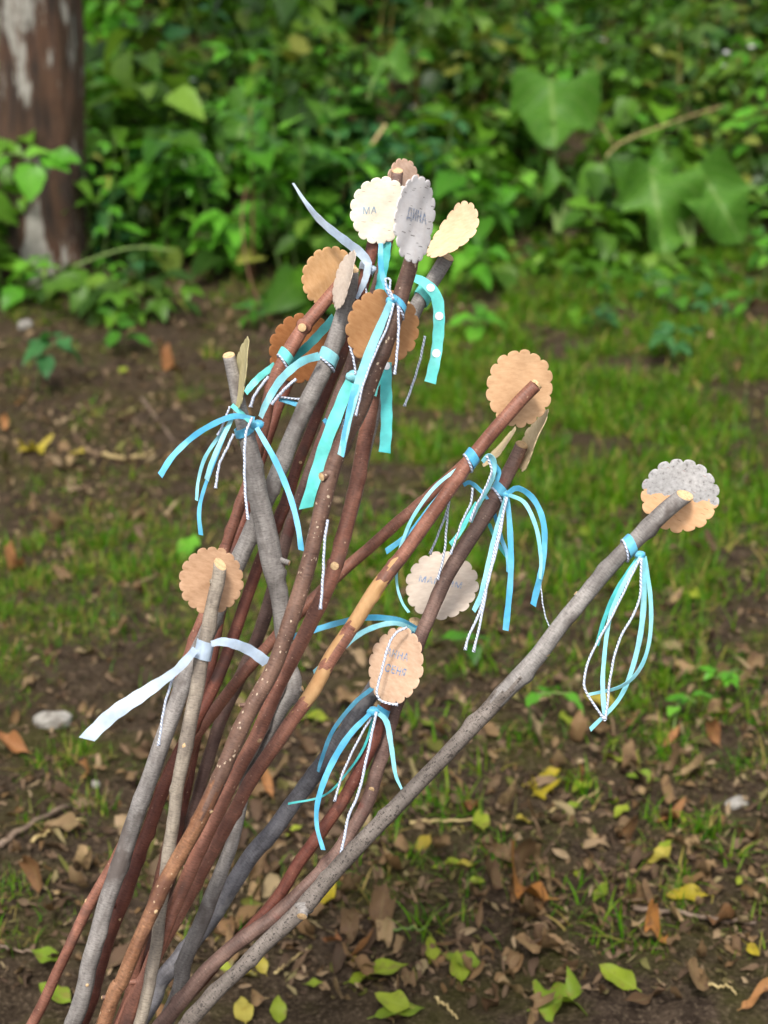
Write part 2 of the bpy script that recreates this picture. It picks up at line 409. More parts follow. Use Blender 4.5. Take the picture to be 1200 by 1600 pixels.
M['drygrass'] = leaf_mat('grass_dry', [srgb(150, 130, 84), srgb(126, 122, 60), srgb(166, 146, 96), srgb(108, 116, 50)], .6, .25, 0)
M['deadbrown'] = leaf_mat('leaf_dead_brown', [srgb(100, 80, 60), srgb(132, 108, 82), srgb(84, 64, 48), srgb(152, 130, 100), srgb(112, 82, 58)], .7, .12, .3, srgb(88, 66, 50))
M['deadorange'] = leaf_mat('leaf_dead_orange', [srgb(140, 96, 66), srgb(156, 114, 78), srgb(122, 82, 58), srgb(168, 118, 70)], .65, .15, .3, srgb(108, 72, 48))
M['yellow'] = leaf_mat('leaf_yellow', [srgb(166, 150, 62), srgb(178, 166, 92), srgb(154, 138, 62)], .5, .25, .2, srgb(150, 128, 50))
M['yellowgreen'] = leaf_mat('leaf_yellow_green', [srgb(128, 146, 52), srgb(148, 158, 64), srgb(112, 136, 50)], .5, .25, .3, srgb(118, 112, 50))
M['litter'] = leaf_mat('leaf_litter_bits', [srgb(70, 55, 45), srgb(98, 80, 66), srgb(128, 108, 88), srgb(58, 45, 37), srgb(108, 84, 58), srgb(156, 136, 112), srgb(92, 94, 46), srgb(84, 66, 54), srgb(112, 92, 74)], .75, .1, .15)
def stem_mat(name, c1, c2):
    s = NT(name); n = s.noise(s.geo(), 60, 4)
    s.bump(n, .3, .002)
    return s.set(Base_Color=s.mix(s.ramp(n, [(.35, 0), (.65, 1)]), c1, c2), Roughness=.65)
M['stem'] = stem_mat('stem_green', srgb(86, 112, 52), srgb(112, 136, 66))
M['redstem'] = stem_mat('stem_reddish', srgb(104, 72, 50), srgb(128, 92, 62))
M['straw'] = stem_mat('stem_straw', srgb(150, 130, 84), srgb(182, 162, 112))
M['twig'] = stem_mat('twig_bark', srgb(86, 70, 58), srgb(130, 110, 92))
M['petal'] = stem_mat('petal_white', srgb(222, 226, 224), srgb(236, 238, 236))
def stone_mat():
    s = NT('pale_stone'); n = s.noise(s.geo(), 70, 6, .65)
    s.bump(n, .6, .004)
    return s.set(Base_Color=s.ramp(n, [(.3, srgb(106, 100, 92)), (.5, srgb(140, 136, 128)), (.7, srgb(160, 156, 150))]), Roughness=.8)
M['stone'] = stone_mat()
def soil_mat():
    s = NT('soil'); p = s.geo()
    a = s.noise(p, 2.6, 5, .6); b = s.noise(p, 34, 6, .7); c = s.noise(p, 160, 5, .7)
    col = s.mix(s.ramp(b, [(.34, 0), (.66, 1)]), srgb(52, 43, 36), srgb(100, 85, 71))
    col = s.mix(s.ramp(a, [(.40, 0), (.62, .5)]), col, srgb(82, 70, 50))
    col = s.mix(s.ramp(c, [(.53, 0), (.66, .8)]), col, srgb(140, 122, 102))
    col = s.mix(s.ramp(c, [(.32, .8), (.44, 0)]), col, srgb(30, 24, 19))
    m = s.noise(p, 5.5, 5, .65)
    col = s.mix(s.ramp(m, [(.47, 0), (.62, .5)]), col, s.mix(c, srgb(60, 66, 26), srgb(104, 104, 46)))
    s.bump(s.math('ADD', s.math('MULTIPLY', b, .9), s.math('MULTIPLY', c, .6)), 1., .03)
    return s.set(Base_Color=col, Roughness=1., Specular_IOR_Level=.04)
M['soil'] = soil_mat()
def trunk_mat():
    s = NT('tree_bark'); p = s.coord('Object')
    st = s.noise(s.scale(p, (1, 1, .16)), 26, 6, .65); lic = s.noise(s.scale(p, (1, 1, .20)), 24, 6, .7); bl = s.noise(p, 5, 4)
    col = s.mix(s.ramp(st, [(.36, 0), (.62, 1)]), srgb(32, 24, 18), srgb(82, 58, 40))
    col = s.mix(s.ramp(bl, [(.48, 0), (.65, .5)]), col, srgb(92, 62, 44))
    sx = s.n.new('ShaderNodeSeparateXYZ'); s.inp(sx, 0, p); sq = s.math('MULTIPLY', s.math('SUBTRACT', sx.outputs[0], .01), 24.)
    lic = s.math('ADD', s.math('SUBTRACT', lic, .05), s.math('MULTIPLY', s.math('POWER', 2.718, s.math('MULTIPLY', s.math('MULTIPLY', sq, sq), -1.)), .13))
    col = s.mix(s.ramp(s.math('ADD', lic, s.math('MULTIPLY', s.math('SUBTRACT', s.noise(p, 3.0, 2), .5), .4)), [(.535, 0), (.60, .85)]), col, s.mix(s.noise(p, 60, 4), srgb(112, 108, 98), srgb(184, 182, 172)))
    s.bump(s.math('ADD', st, s.math('MULTIPLY', lic, .4)), .8, .02)
    return s.set(Base_Color=col, Roughness=.9)
M['trunk'] = trunk_mat()

# ------------------------------------------------------------------ the ground
def axis(lo, hi, step, far0, far1):
    core = list(np.arange(lo, hi+1e-6, step)); s = step; a = [lo]
    while a[-1] > far0: s *= 1.25; a.append(a[-1]-s)
    s = step; b = [core[-1]]
    while b[-1] < far1: s *= 1.25; b.append(b[-1]+s)
    return np.array(a[:0:-1]+core+b[1:])
gx = axis(-1.5, 1.5, .012, -90, 90); gy = axis(1.2, 5.6, .012, -60, 160)
X, Y = np.meshgrid(gx, gy); Z = height(X, Y)
nx, ny = len(gx), len(gy)
V = np.stack([X, Y, Z], -1).reshape(-1, 3).astype(np.float32)
I = (np.arange(ny-1)[:, None]*nx+np.arange(nx-1)[None]).ravel()
Q = np.stack([I, I+1, I+1+nx, I+nx], 1).astype(np.int32)
me = bpy.data.meshes.new('ground'); me.vertices.add(len(V)); me.vertices.foreach_set('co', V.ravel())
me.loops.add(Q.size); me.loops.foreach_set('vertex_index', Q.ravel()); me.polygons.add(len(Q))
me.polygons.foreach_set('loop_start', np.arange(0, Q.size, 4, dtype=np.int32)); me.polygons.foreach_set('use_smooth', np.ones(len(Q), bool))
me.update(calc_edges=True); me.materials.append(M['soil'])
tag(obj('ground', me), kind='structure')

# ------------------------------------------------------------------ leaf templates (base at origin, along +Y, length 1)
def leaf(prof, nl=8, nw=4, fold=.18, droop=.2, curl=0., wave=.0, serr=0, seed=0, twist=0., stalk=.0):
    """prof(t) half width; returns V,F,UV of one leaf blade"""
    rr = random.Random(seed); V, F, U = [], [], []
    ph = rr.random()*6
    for i in range(nl+1):
        t = i/nl; w = max(prof(t), .004)
        if serr and 0 < i < nl: w *= (1.0 if i % 2 else 1-serr)
        tw = twist*(t-.3)
        if curl: a = curl*t; y = math.sin(a)/curl; zc = -(1-math.cos(a))/curl
        else: y = t; zc = 0
        zc -= droop*t*t
        for j in range(nw+1):
            u = j/nw*2-1; x = u*w
            z = abs(x)*fold*1.6 + wave*math.sin(t*9+ph+(2.2 if u > 0 else 0))*abs(u)*w*2
            xr = x*math.cos(tw)-z*math.sin(tw); zr = x*math.sin(tw)+z*math.cos(tw)
            V.append((xr, stalk+(1-stalk)*y, zc+zr)); U.append((j/nw, t))
    w1 = nw+1
    for i in range(nl):
        for j in range(nw):
            F.append((i*w1+j, i*w1+j+1, (i+1)*w1+j+1, (i+1)*w1+j))
    if stalk:
        b = len(V); V += [(-.012, 0, 0), (.012, 0, 0), (.012, stalk+.02, .005), (-.012, stalk+.02, .005)]
        U += [(.5, 0)]*4; F.append((b, b+1, b+2, b+3))
    return V, F, U
ovate = lambda k=.32: (lambda t: k*(math.sin(math.pi*min(t**.72, 1)))**.85)
lance = lambda k=.16: (lambda t: k*math.sin(math.pi*t**.85)**.9)
cordate = lambda k=.48: (lambda t: k*max(math.sin(math.pi*min(t**.72*.97+.03, 1)), 0)**.6*(1.0+.07*math.sin(t*17+.6)))
def join(parts):
    V, F, U = [], [], []
    for (v, f, u), Mx in parts:
        o = len(V); V += [tuple(Mx @ Vector(p)) for p in v]; F += [tuple(i+o for i in q) for q in f]; U += list(u)
    return V, F, U
def rot(ax, a): return Matrix.Rotation(a, 4, ax)
def trifol(seed, k=.33):
    rr = random.Random(seed); L = []
    for a, s, off in ((0, .62, .38), (1.15, .5, .36), (-1.15, .5, .36)):
        l = leaf(ovate(k), 6, 2, .2, .25+rr.random()*.2, serr=.12, seed=seed+int(a*10))
        L.append((l, Matrix.Translation((0, off-.02, 0)) @ rot('Z', a) @ rot('X', rr.uniform(-.2, .1)) @ Matrix.Scale(s, 4)))
    st = ([(-.01, 0, 0), (.01, 0, 0), (.01, .4, 0), (-.01, .4, 0)], [(0, 1, 2, 3)], [(.5, 0)]*4)
    L.append((st, Matrix.Identity(4)))
    return join(L)
T_OV = [leaf(ovate(.30+.03*i), 7, 2, .2, .15+.12*i, wave=.1, serr=.10, seed=i, stalk=.12) for i in range(4)]
T_TRI = [trifol(i) for i in range(3)]
T_LAN = [leaf(lance(.14+.02*i), 7, 2, .25, .25*i, wave=.1, seed=i) for i in range(3)]
T_UND = [leaf(ovate(.30+.04*i), 4, 2, .25, .15+.15*i, seed=i) for i in range(4)]
T_UND2 = T_UND+[leaf(lance(.15), 4, 2, .25, .3, seed=7), leaf(lance(.11), 5, 2, .2, .6, seed=8), leaf(ovate(.46), 5, 2, .15, .25, serr=.12, seed=9), trifol(12)]
T_BUR = [leaf(cordate(.50), 20, 8, .10, .10+.25*i, wave=.34, serr=.03, seed=20+i, stalk=.0) for i in range(3)]
def dead(seed):
    rr = random.Random(seed)
    return leaf((lance if rr.random() < .7 else ovate)(rr.uniform(.11, .23)), 10, 4, rr.uniform(.1, .7), rr.uniform(-.15, .1), curl=rr.choice((-1, 1))*rr.uniform(.6, 2.6), wave=rr.uniform(.2, .7),
                seed=seed, twist=rr.uniform(-1.6, 1.6), stalk=.1)
T_DEAD = [dead(i) for i in range(16)]
T_FLAT = [leaf((ovate if i % 2 else lance)(.21+.015*i), 10, 4, .15, -.05, curl=.4-.2*i, wave=.16, seed=40+i, twist=.3-.15*i, stalk=.12) for i in range(5)]
def lobed(seed):
    rr = random.Random(seed)
    return leaf(lambda t: .34*math.sin(math.pi*t**.8)**.7*(1+.35*math.sin(t*19)), 14, 4, .3, .05, curl=.7, wave=.35, seed=seed, twist=.5, stalk=.14)
T_LOB = [lobed(3), lobed(4)]
blade = []
for i in range(4):
    V_, F_, U_ = [], [], []
    for k in range(5):
        t = k/4; w = (1-t)**.7*.5+.02; b = (.15+.28*i)*t*t
        V_ += [(-w*.045, b, t*(1-.28*b)), (w*.045, b, t*(1-.28*b))]; U_ += [(0, t), (1, t)]
        if k: F_.append((2*k-2, 2*k-1, 2*k+1, 2*k))
    blade.append((V_, F_, U_))
def mat4(loc, yaw, pitch, roll, s):
    m = Matrix.Translation(loc) @ rot('Z', yaw) @ rot('X', pitch) @ rot('Y', roll)
    s = s if isinstance(s, tuple) else (s, s, s)
    return m @ Matrix.Diagonal((*s, 1))

# ------------------------------------------------------------------ grass
_FG = fbm(*[q*4.5 for q in np.meshgrid(np.arange(-3, 3, .02), np.arange(1, 7, .02))], 77, 4).tolist()
def fb1(x, y): return _FG[min(max(int((y-1)/.02), 0), 299)][min(max(int((x+3)/.02), 0), 299)]
def blob(px, py, L):
    v = 0
    for cx, cy, rx, ry, k in L: v += k*math.exp(-((px-cx)/rx)**2-((py-cy)/ry)**2)
    return v
GRASS = [(960, 600, 290, 210, 1.5), (800, 430, 200, 60, .6), (760, 780, 200, 160, .8), (1130, 860, 160, 120, .55), (740, 500, 110, 90, .6), (130, 930, 230, 120, 1.5), (60, 1080, 150, 100, 1.1), (300, 1000, 130, 120, 1.0), (1150, 1000, 120, 80, .5), (900, 1150, 150, 60, .3),
         (340, 800, 90, 50, .3), (560, 880, 160, 140, .5), (560, 1130, 120, 70, .35), (740, 1300, 140, 70, .28), (1130, 1180, 120, 80, .35), (980, 1400, 200, 80, .16), (120, 1270, 100, 90, .5),
         (620, 1400, 120, 70, .3), (1100, 1330, 110, 60, .3), (1110, 1500, 60, 60, .25), (880, 1560, 100, 60, .16), (330, 1250, 90, 90, .35), (400, 460, 140, 40, .4), (1080, 440, 120, 40, .5), (80, 470, 90, 40, .4), (430, 1500, 80, 60, .2), (60, 1450, 90, 80, .2)]
Mx, rd, mi = [], [], []
clump = None; tries = 0
while len(Mx) < 150000 and tries < 2500000:
    tries += 1
    if clump is None or random.random() < .07:
        y = 1.55+(5.9-1.55)*random.random()**.8; x = random.uniform(-.3-.26*y, .3+.26*y)
        px, py, d = pix((x, y, 0))
        dens = (.55 if px < 400 and py < 860 else 1)*blob(px, py, GRASS)*max(0, 5.*(fb1(x, y)-(.33 if px > 640 and py < 950 else .36)))+.035+(.05 if py > 800 else 0)
        if random.random() > dens: clump = None; continue
        clump = (x, y, random.uniform(.5, 1.35)*(.45 if random.random() < .25 else 1))
    cx_, cy_ = random.gauss(0, .013), random.gauss(0, .013); x = clump[0]+cx_; y = clump[1]+cy_
    h = clump[2]*random.uniform(.012, .046)*(1.05 if y > 2.6 else .85)*(.85 if x < -.02*y else 1.15)
    dry = random.random() < (.34 if x < 0 else .22)
    Mx.append((random.randrange(4), np.array(mat4((x, y, hz(x, y)-.004), random.random()*6.28, random.gauss(-.1, .35)-(.5 if dry else 0), 0, (h*random.uniform(1.2, 2.4), h, h)))))
    rd.append(random.random()); mi.append(1 if dry else 0)
tag(obj('grass', big_mesh('grass', blade, Mx, rd, [M['grass'], M['drygrass']], midx=mi)), 'short green grass growing in patches on the brown soil', 'grass', kind='stuff')

# ------------------------------------------------------------------ leaf litter too small to pick apart
Mx, rd = [], []
LIT = [(850, 1350, 420, 220, 1.), (300, 1350, 300, 200, .7), (200, 640, 200, 110, .6), (1100, 1150, 200, 140, .7), (1120, 520, 120, 60, .6), (500, 500, 300, 50, .4), (100, 750, 120, 90, .7), (700, 1050, 300, 150, .4)]
while len(Mx) < 24000:
    y = random.uniform(1.5, 5.4); x = random.uniform(-.3-.25*y, .3+.25*y); px, py, d = pix((x, y, 0))
    if random.random() > blob(px, py, LIT)*.8+.30: continue
    s = random.uniform(.005, .022) if random.random() < .90 else random.uniform(.022, .048)
    Mx.append((random.randrange(16), np.array(mat4((x, y, hz(x, y)+random.uniform(.001, .006)), random.random()*6.28, random.gauss(0, .35), random.gauss(0, .5), (s*random.uniform(.6, 1.3), s*1.3, s)))))
    rd.append(random.random())
tag(obj('leaf_litter', big_mesh('leaf_litter', [(leaf(lance(.045 if i % 3 == 0 else random.uniform(.12, .24)), 6, 2, .5, .1, curl=random.choice((-1, 1))*random.uniform(.5, 2.2), wave=.3, seed=i, twist=random.uniform(-1.6, 1.6))) for i in range(16)], Mx, rd, M['litter'])),
    'crumbled brown leaf litter strewn over the soil', 'leaf litter', kind='stuff')

# ------------------------------------------------------------------ undergrowth on the bank (a mass nobody could count)
Mx, rd = [], []
n_cl = 0
while n_cl < 1250:
    y = 3.75+random.random()**.9*6.2; x = random.uniform(-.9-.27*y, .9+.27*y)
    px, py, d = pix((x, y, hz(x, y)))
    den = float(fbm(x*1.7+9, y*1.7, 55, 2))
    lim = 4.9-1.1*(float(fbm(x*1.4+40, 3.3, 91, 3))-.30)-(.75 if x < -.62 else 0)-(.28 if -.55 < x < -.05 else 0)
    if y < lim+random.gauss(0, .12): continue
    front = sstep(lim, lim+.8, y)
    if random.random() > .35+.65*float(front): continue
    if 760 < px < 1150 and 300 < py < 420 and random.random() < .6: continue
    if 5 < px < 175 and d < 5.15 and random.random() < .85: continue       # the foot of the trunk stays open
    if random.random() > den*1.7: continue
    n_cl += 1
    H = random.uniform(.08, .42)*(.25+.75*float(front))*(1.15 if x < .2 else .85); sp = random.uniform(.06, .16)
    ls = random.choice((.035, .05, .075, .11, .13) if x < .35 else (.025, .04, .055, .08, .11)); base = random.random()
    sps = random.choice(((0, 1), (2, 3), (4, 5), (6,), (7,), (0, 3), (7,), (1, 2)))
    for k in range(random.randint(10, 30)):
        u = random.random()**.7; r = sp*(.4+u)
        a = random.random()*6.28; lx = x+math.cos(a)*r*random.random(); ly = y+math.sin(a)*r*random.random()
        Mx.append((random.choice(sps), np.array(mat4((lx, ly, hz(lx, ly)+H*u), a-math.pi/2+random.gauss(0, .5), random.uniform(-.7, .35), random.gauss(0, .4), ls*random.uniform(.7, 1.4)))))
        rd.append((base*.7+random.random()*.3))
tag(obj('undergrowth', big_mesh('undergrowth', T_UND2, Mx, rd, M['under'])), 'dense green undergrowth of small leaves covering the bank', 'undergrowth', kind='stuff')
# tall grass stalks standing in the undergrowth
Mx, rd = [], []
for i in range(1500):
    y = random.uniform(5.6, 10); x = random.uniform(-.27*y-.3, .27*y+.3)
    px, py, d = pix((x, y, hz(x, y)))
    if random.random() > .25+blob(px, py, [(560, 60, 260, 120, .9), (800, 60, 200, 100, .5), (1050, 120, 160, 90, .4)]): continue
    h = random.uniform(.10, .38)
    Mx.append((random.randrange(4), np.array(mat4((x, y, hz(x, y)), random.random()*6.28, random.gauss(0, .15), 0, (h*.55, h*.8, h))))); rd.append(random.random())
tag(obj('tall_grass', big_mesh('tall_grass', blade, Mx, rd, M['drygrass'])), 'tall olive grass stalks rising through the undergrowth on the bank', 'grass', kind='stuff')

# ------------------------------------------------------------------ tree
def tree():
    b = ground(66, 425)
    t = empty('tree', b, 'brown tree trunk with whitish lichen streaks at the left edge', 'tree')
    n = 110; C = []; R = []
    for i in range(n+1):
        z = -.1+6.0*(i/n)**1.3
        C.append((.045*z+.02*math.sin(z*1.1), .03*math.sin(z*.8), z)); R.append(.133+.022*math.exp(-max(z, 0)/.12)-.012*z)
    w = lambda i, a: 1+.05*math.sin(5*a+i*.11)+.03*math.sin(11*a+i*.3)+.10*(float(vnoise(a*5.1, i*.5, 3))-.5)+.06*(float(vnoise(a*12.1, i*1.1, 4))-.5)
    C2 = [Vector(c)+Vector(b) for c in C]
    V, F, U = tube(C2, R, 56, True, w)
    V = [v-b for v in V]
    obj('trunk', make_mesh('trunk', V, F, M['trunk'], uv=U), t)
    limbs = []
    for k in range(7):
        z0 = 3.2+.38*k; a = k*2.4; L = 1.9-.17*k
        pts = [Vector((0, 0, z0))+Vector((math.cos(a)*L*s, math.sin(a)*L*s, .55*L*s+.2*math.sin(s*3))) for s in np.linspace(0, 1, 9)]
        V, F, U = tube([p+b for p in pts], [.05*(1-.85*s) for s in np.linspace(0, 1, 9)], 9)
        obj('limb', make_mesh('limb', [v-b for v in V], F, M['trunk'], uv=U), t); limbs.append(pts)
    Mx, rd = [], []
    for i in range(5200):
        p = random.choice(limbs)[random.randint(3, 8)]+Vector((random.gauss(0, .33), random.gauss(0, .33), random.gauss(0, .26)))
        Mx.append((random.randrange(4), np.array(mat4(p, random.random()*6.28, random.uniform(-.9, .4), random.gauss(0, .5), random.uniform(.06, .12))))); rd.append(random.random())
    tag(obj('crown', big_mesh('crown', T_UND, Mx, rd, M['herb']), t), kind='stuff')
tree()

# ------------------------------------------------------------------ plants one can pick out
MESH = {}
def tmesh(key, tm, mat):
    if (key, mat) not in MESH:
        V, F, U = tm; MESH[(key, mat)] = make_mesh('leaf', V, F, M[mat], uv=U)
    return MESH[(key, mat)]
def stem_part(root, pts, r0, r1, mat, name='stem', n=10, sides=7):
    S = spline([tuple(p) for p in pts], n) if len(pts) > 2 else [Vector(pts[0]).lerp(Vector(pts[1]), s) for s in np.linspace(0, 1, n)]
    loc = root.location
    V, F, U = tube([Vector(c) for c in S], [r0+(r1-r0)*s for s in np.linspace(0, 1, n)], sides)
    return obj(name, make_mesh(name, [v-loc for v in V], F, M[mat], uv=U), root)
def herb(name, base, h, nodes, ll, fam, mat, label, cat, group=None, lean=(0, 0), opp=True, smat='stem', r=.003, seed=0, start=.25):
    rr = random.Random(seed); base = Vector(base)
    t = empty(name, base, label, cat, group)
    top = base+Vector((lean[0], lean[1], h)); mid = base.lerp(top, .5)+Vector((rr.gauss(0, .02), rr.gauss(0, .02), .02))
    P = [base-Vector((0, 0, .01)), mid, top]
    stem_part(t, P, r, r*.5, smat)
    S = [Vector(c) for c in spline([tuple(p) for p in P], 30)]
    yaw = rr.random()*6
    for k in range(nodes):
        s = start+(1-start)*(k+.5)/nodes; p = S[min(int(s*29), 29)]-base; yaw += math.pi/2+rr.gauss(0, .25) if opp else 2.4
        for q in range(2 if opp else 1):
            sc = ll*(1.15-.55*abs(s-.5))*rr.uniform(.8, 1.15)*(1 if s < .95 else .7)
            key = rr.randrange(len(fam)); o = obj('leaf', tmesh((id(fam), key), fam[key], mat), t)
            o.matrix_local = mat4(p, yaw+q*math.pi+rr.gauss(0, .15), rr.uniform(-.45, .35)+.25*(s > .8), rr.gauss(0, .2), sc)
    return t
# (kind, px, py of the base, height m, nodes, leaf length m)
named = [
 ('leafy_herb', 330, 415, .36, 5, .085, T_TRI, 'light', 'bright green three-leaved herb left of the sticks', 'herb'),
 ('leafy_herb', 265, 400, .30, 5, .075, T_OV, 'light', 'light green herb standing just right of the tree trunk', 'herb'),
 ('leafy_herb', 185, 420, .24, 4, .08, T_OV, 'bluish', 'dark green herb growing against the foot of the tree trunk', 'herb'),
 ('leafy_herb', 395, 450, .55, 6, .13, T_OV, 'herb', 'tall herb with a reddish stem and large leaves left of the sticks', 'herb'),
 ('leafy_herb', 470, 420, .44, 5, .16, T_OV, 'herb', 'broad leaved herb directly behind the top tags', 'herb'),
 ('leafy_herb', 60, 610, .14, 3, .085, T_OV, 'bluish', 'low broad leaved weed on bare soil at the left edge', 'weed'),
 ('leafy_herb', 195, 545, .12, 3, .07, T_OV, 'herb', 'small weed on the soil edge below the tree', 'weed'),
 ('leafy_herb', 30, 480, .14, 3, .10, T_OV, 'light', 'pale green weed in front of the tree foot at the left edge', 'weed'),
 ('leafy_herb', 1180, 470, .22, 4, .07, T_TRI, 'light', 'bright weed at the right edge under the drooping burdock', 'weed'),
 ('leafy_herb', 1170, 300, .30, 4, .10, T_OV, 'light', 'bright herb right of the drooping burdock', 'herb'),
 ('leafy_herb', 940, 520, .08, 3, .07, T_TRI, 'bluish', 'low bluish green weed in the grass right of centre', 'weed'),
 ('leafy_herb', 1060, 560, .09, 3, .08, T_TRI, 'bluish', 'spreading low weed in the grass right of the tan tag', 'weed'),
 ('leafy_herb', 830, 1135, .05, 2, .045, T_OV, 'light', 'small green seedling with round leaves beside the grey stick', 'weed'),
 ('leafy_herb', 1050, 1150, .05, 2, .035, T_OV, 'light', 'tiny bright seedling right of the hanging ribbons', 'weed'),
 ('leafy_herb', 1150, 1090, .05, 2, .035, T_TRI, 'light', 'tiny clover seedling at the right edge', 'weed'),
 ('leafy_herb', 740, 1030, .05, 2, .04, T_OV, 'herb', 'small weed between the pink tag and the grey stick', 'weed'),
 ('leafy_herb', 720, 470, .16, 3, .09, T_OV, 'light', 'leafy weed in the grass behind the polka dot ribbon', 'weed'),
 ('leafy_herb', 590, 400, .34, 4, .14, T_OV, 'bluish', 'dark broad leaved herb behind the white tag', 'herb'),
]
for i, (nm, px, py, h, nd, ll, fam, mt, lab, cat) in enumerate(named):
    herb(nm, ground(px, py), h, nd, ll, fam, mt, lab, cat, None, (random.gauss(0, .05), random.gauss(-.03, .04)), True, 'redstem' if 'reddish' in lab else 'stem', .004 if h > .2 else .002, seed=i)
kinds = [(T_OV, 'herb', 'green oval leaved herb in the undergrowth on the bank'), (T_TRI, 'light', 'light green three-leaved herb in the undergrowth on the bank'), (T_OV, 'bluish', 'bluish green herb in the undergrowth on the bank'),
         (T_LAN, 'light', 'narrow leaved light herb in the undergrowth on the bank'), (T_OV, 'light', 'bright oval leaved herb in the undergrowth on the bank')]
def bank_zone(px, py):
    c = 'beside the tree trunk' if px < 230 else ('left of the bundle' if px < 430 else ('behind the top tags' if px < 700 else ('by the upright burdock' if px < 950 else 'by the drooping burdock')))
    return ('low down ' if py > 330 else ('halfway up ' if py > 200 else 'high up '))+c
for i in range(165):
    y = 4.9+(i/165)**1.25*4.2; x = random.uniform(-.25*y-.05, .25*y+.05)
    px, py, d = pix((x, y, hz(x, y)))
    if 770 < px < 1160 and d < 5.6: x -= 1.0
    k = random.randrange(5); fam, mt, lab = kinds[k]
    hh_ = random.uniform(.18, .48); zn = bank_zone(*pix((x, y, hz(x, y)))[:2]); lab = ('tall ' if hh_ > .33 else 'short ')+lab.replace(' in the undergrowth on the bank', '')+' in the undergrowth '+zn
    herb('undergrowth_herb', (x, y, hz(x, y)), hh_, random.randint(3, 6), random.choice((.055, .075, .095, .12, .15)), fam, mt, lab, 'herb', lab.replace(' herb ', ' herbs '),
         (random.gauss(0, .08), random.gauss(-.04, .08)), random.random() < .7, 'stem', .003, seed=100+i)

for i in range(30):
    px = random.choice((random.uniform(380, 760), random.uniform(940, 1210), random.uniform(150, 330))); py = random.uniform(395, 530 if px > 360 else 470)
    fam, mt, w = random.choice(((T_OV, 'herb', 'oval leaved'), (T_TRI, 'light', 'bright three-leaved'), (T_OV, 'light', 'bright oval leaved'), (T_TRI, 'bluish', 'bluish three-leaved'), (T_LAN, 'herb', 'narrow leaved')))
    zn = 'left of the sticks' if px < 360 else ('behind the polka dot ribbon' if px < 760 else 'below the drooping burdock')
    lab = 'low '+w+' weed at the foot of the bank '+zn
    herb('low_weed', ground(px, py), random.uniform(.05, .13), random.randint(2, 3), random.uniform(.04, .085), fam, mt, lab, 'weed', lab.replace('weed', 'weeds'), (random.gauss(0, .02), random.gauss(0, .02)), True, 'stem', .002, seed=500+i)

def place_leaf(root, mesh, b, tip, width=1., roll=0.):
    b = Vector(b); tip = Vector(tip); y = (tip-b); L = y.length; y.normalize()
    n = (CAM-b).normalized()*.5+Vector((0, 0, .9)); n = (n-y*n.dot(y)).normalized(); x = y.cross(n)
    Mx = Matrix((x, y, n)).transposed().to_4x4() @ rot('Y', roll)
    o = obj('leaf', mesh, root)
    o.matrix_local = Matrix.Translation(b-root.location) @ Mx @ Matrix.Diagonal((L*width, L, L, 1))
    return o
def burdock(px, py, leaves, label):
    b = ground(px, py); t = empty('burdock_plant', b, label, 'burdock'); d0 = pix(b)[2]
    for i, (bx, by, tx, ty, db, dt, w, rl) in enumerate(leaves):
        B, T = at(bx, by, d0+db), at(tx, ty, d0+dt)
        ctl = b.lerp(B, .55)+Vector((0, .03, .06))
        stem_part(t, [b, ctl, B], .008, .004, 'stem', 'petiole')
        place_leaf(t, tmesh('bur%d' % (i % 3), T_BUR[i % 3], 'burdock'), B, T, w, rl)
burdock(872, 372, [(860, 124, 868, 222, .10, -.06, 1.05, .05), (905, 268, 850, 285, 0, -.08, .8, .2), (845, 305, 782, 330, 0, -.05, .8, -.2), (930, 278, 975, 272, .05, -.05, .8, 0)], 'burdock with one broad leaf held upright above a thin stem')
burdock(1080, 405, [(1015, 262, 1045, 395, .0, -.12, .8, -.3), (1092, 262, 1152, 358, .02, -.10, .8, .4), (1045, 250, 1000, 268, .05, -.02, .9, 0)], 'burdock with large dark drooping leaves at the right')
burdock(545, 380, [(500, 225, 470, 285, .05, -.1, .9, 0), (560, 250, 540, 300, .05, -.1, .9, .2), (400, 160, 350, 215, .1, -.05, .9, .1), (590, 90, 640, 120, .2, .1, .8, 0)], 'big leaved burdock behind the top of the stick bundle')

# sprig in front of the trunk
sb = ground(10, 470); sp_ = empty('leaf_sprig', sb, 'leafy green sprig hanging in front of the tree trunk', 'sprig')
d = pix(sb)[2]-.25
stem_part(sp_, [sb, at(-30, 330, d), at(-5, 248, d), at(70, 242, d)], .004, .002, 'stem')
for (bx, by, tx, ty, w) in ((20, 246, -22, 268, .9), (45, 246, 48, 312, .95), (60, 242, 108, 262, .9), (30, 246, 75, 232, .8), (75, 243, 125, 248, .8)):
    place_leaf(sp_, tmesh('ov0', T_OV[0], 'light'), at(bx, by, d), at(tx, ty, d-.03), 1.25*w, random.gauss(0, .3))
def stalk(name, pts, r0, r1, mat, label, cat, group=None, forks=()):
    b = Vector(pts[0]); t = empty(name, b, label, cat, group)
    stem_part(t, pts, r0, r1, mat, 'stem', 18, 7)
    for f in forks: stem_part(t, f, r0*.6, r1*.5, mat, 'side_stem', 10, 6)
g = ground(-10, 475); d = pix(g)[2]
stalk('arching_stem', [g, at(100, 423, d), at(200, 388, d), at(275, 392, d)], .006, .003, 'stem', 'long arching green stem in front of the tree foot', 'stem')
g = ground(500, 400); d = pix(g)[2]
stalk('dry_stalk', [g, at(545, 285, d), at(602, 195, d+.05)], .004, .006, 'straw', 'pale straw stalk leaning right above the pale ribbon', 'stalk')
stalk('dry_stalk', [ground(560, 395), at(572, 260, d)], .003, .002, 'straw', 'thin upright straw stalk left of the white tag', 'stalk')
g = ground(900, 352); d = pix(g)[2]
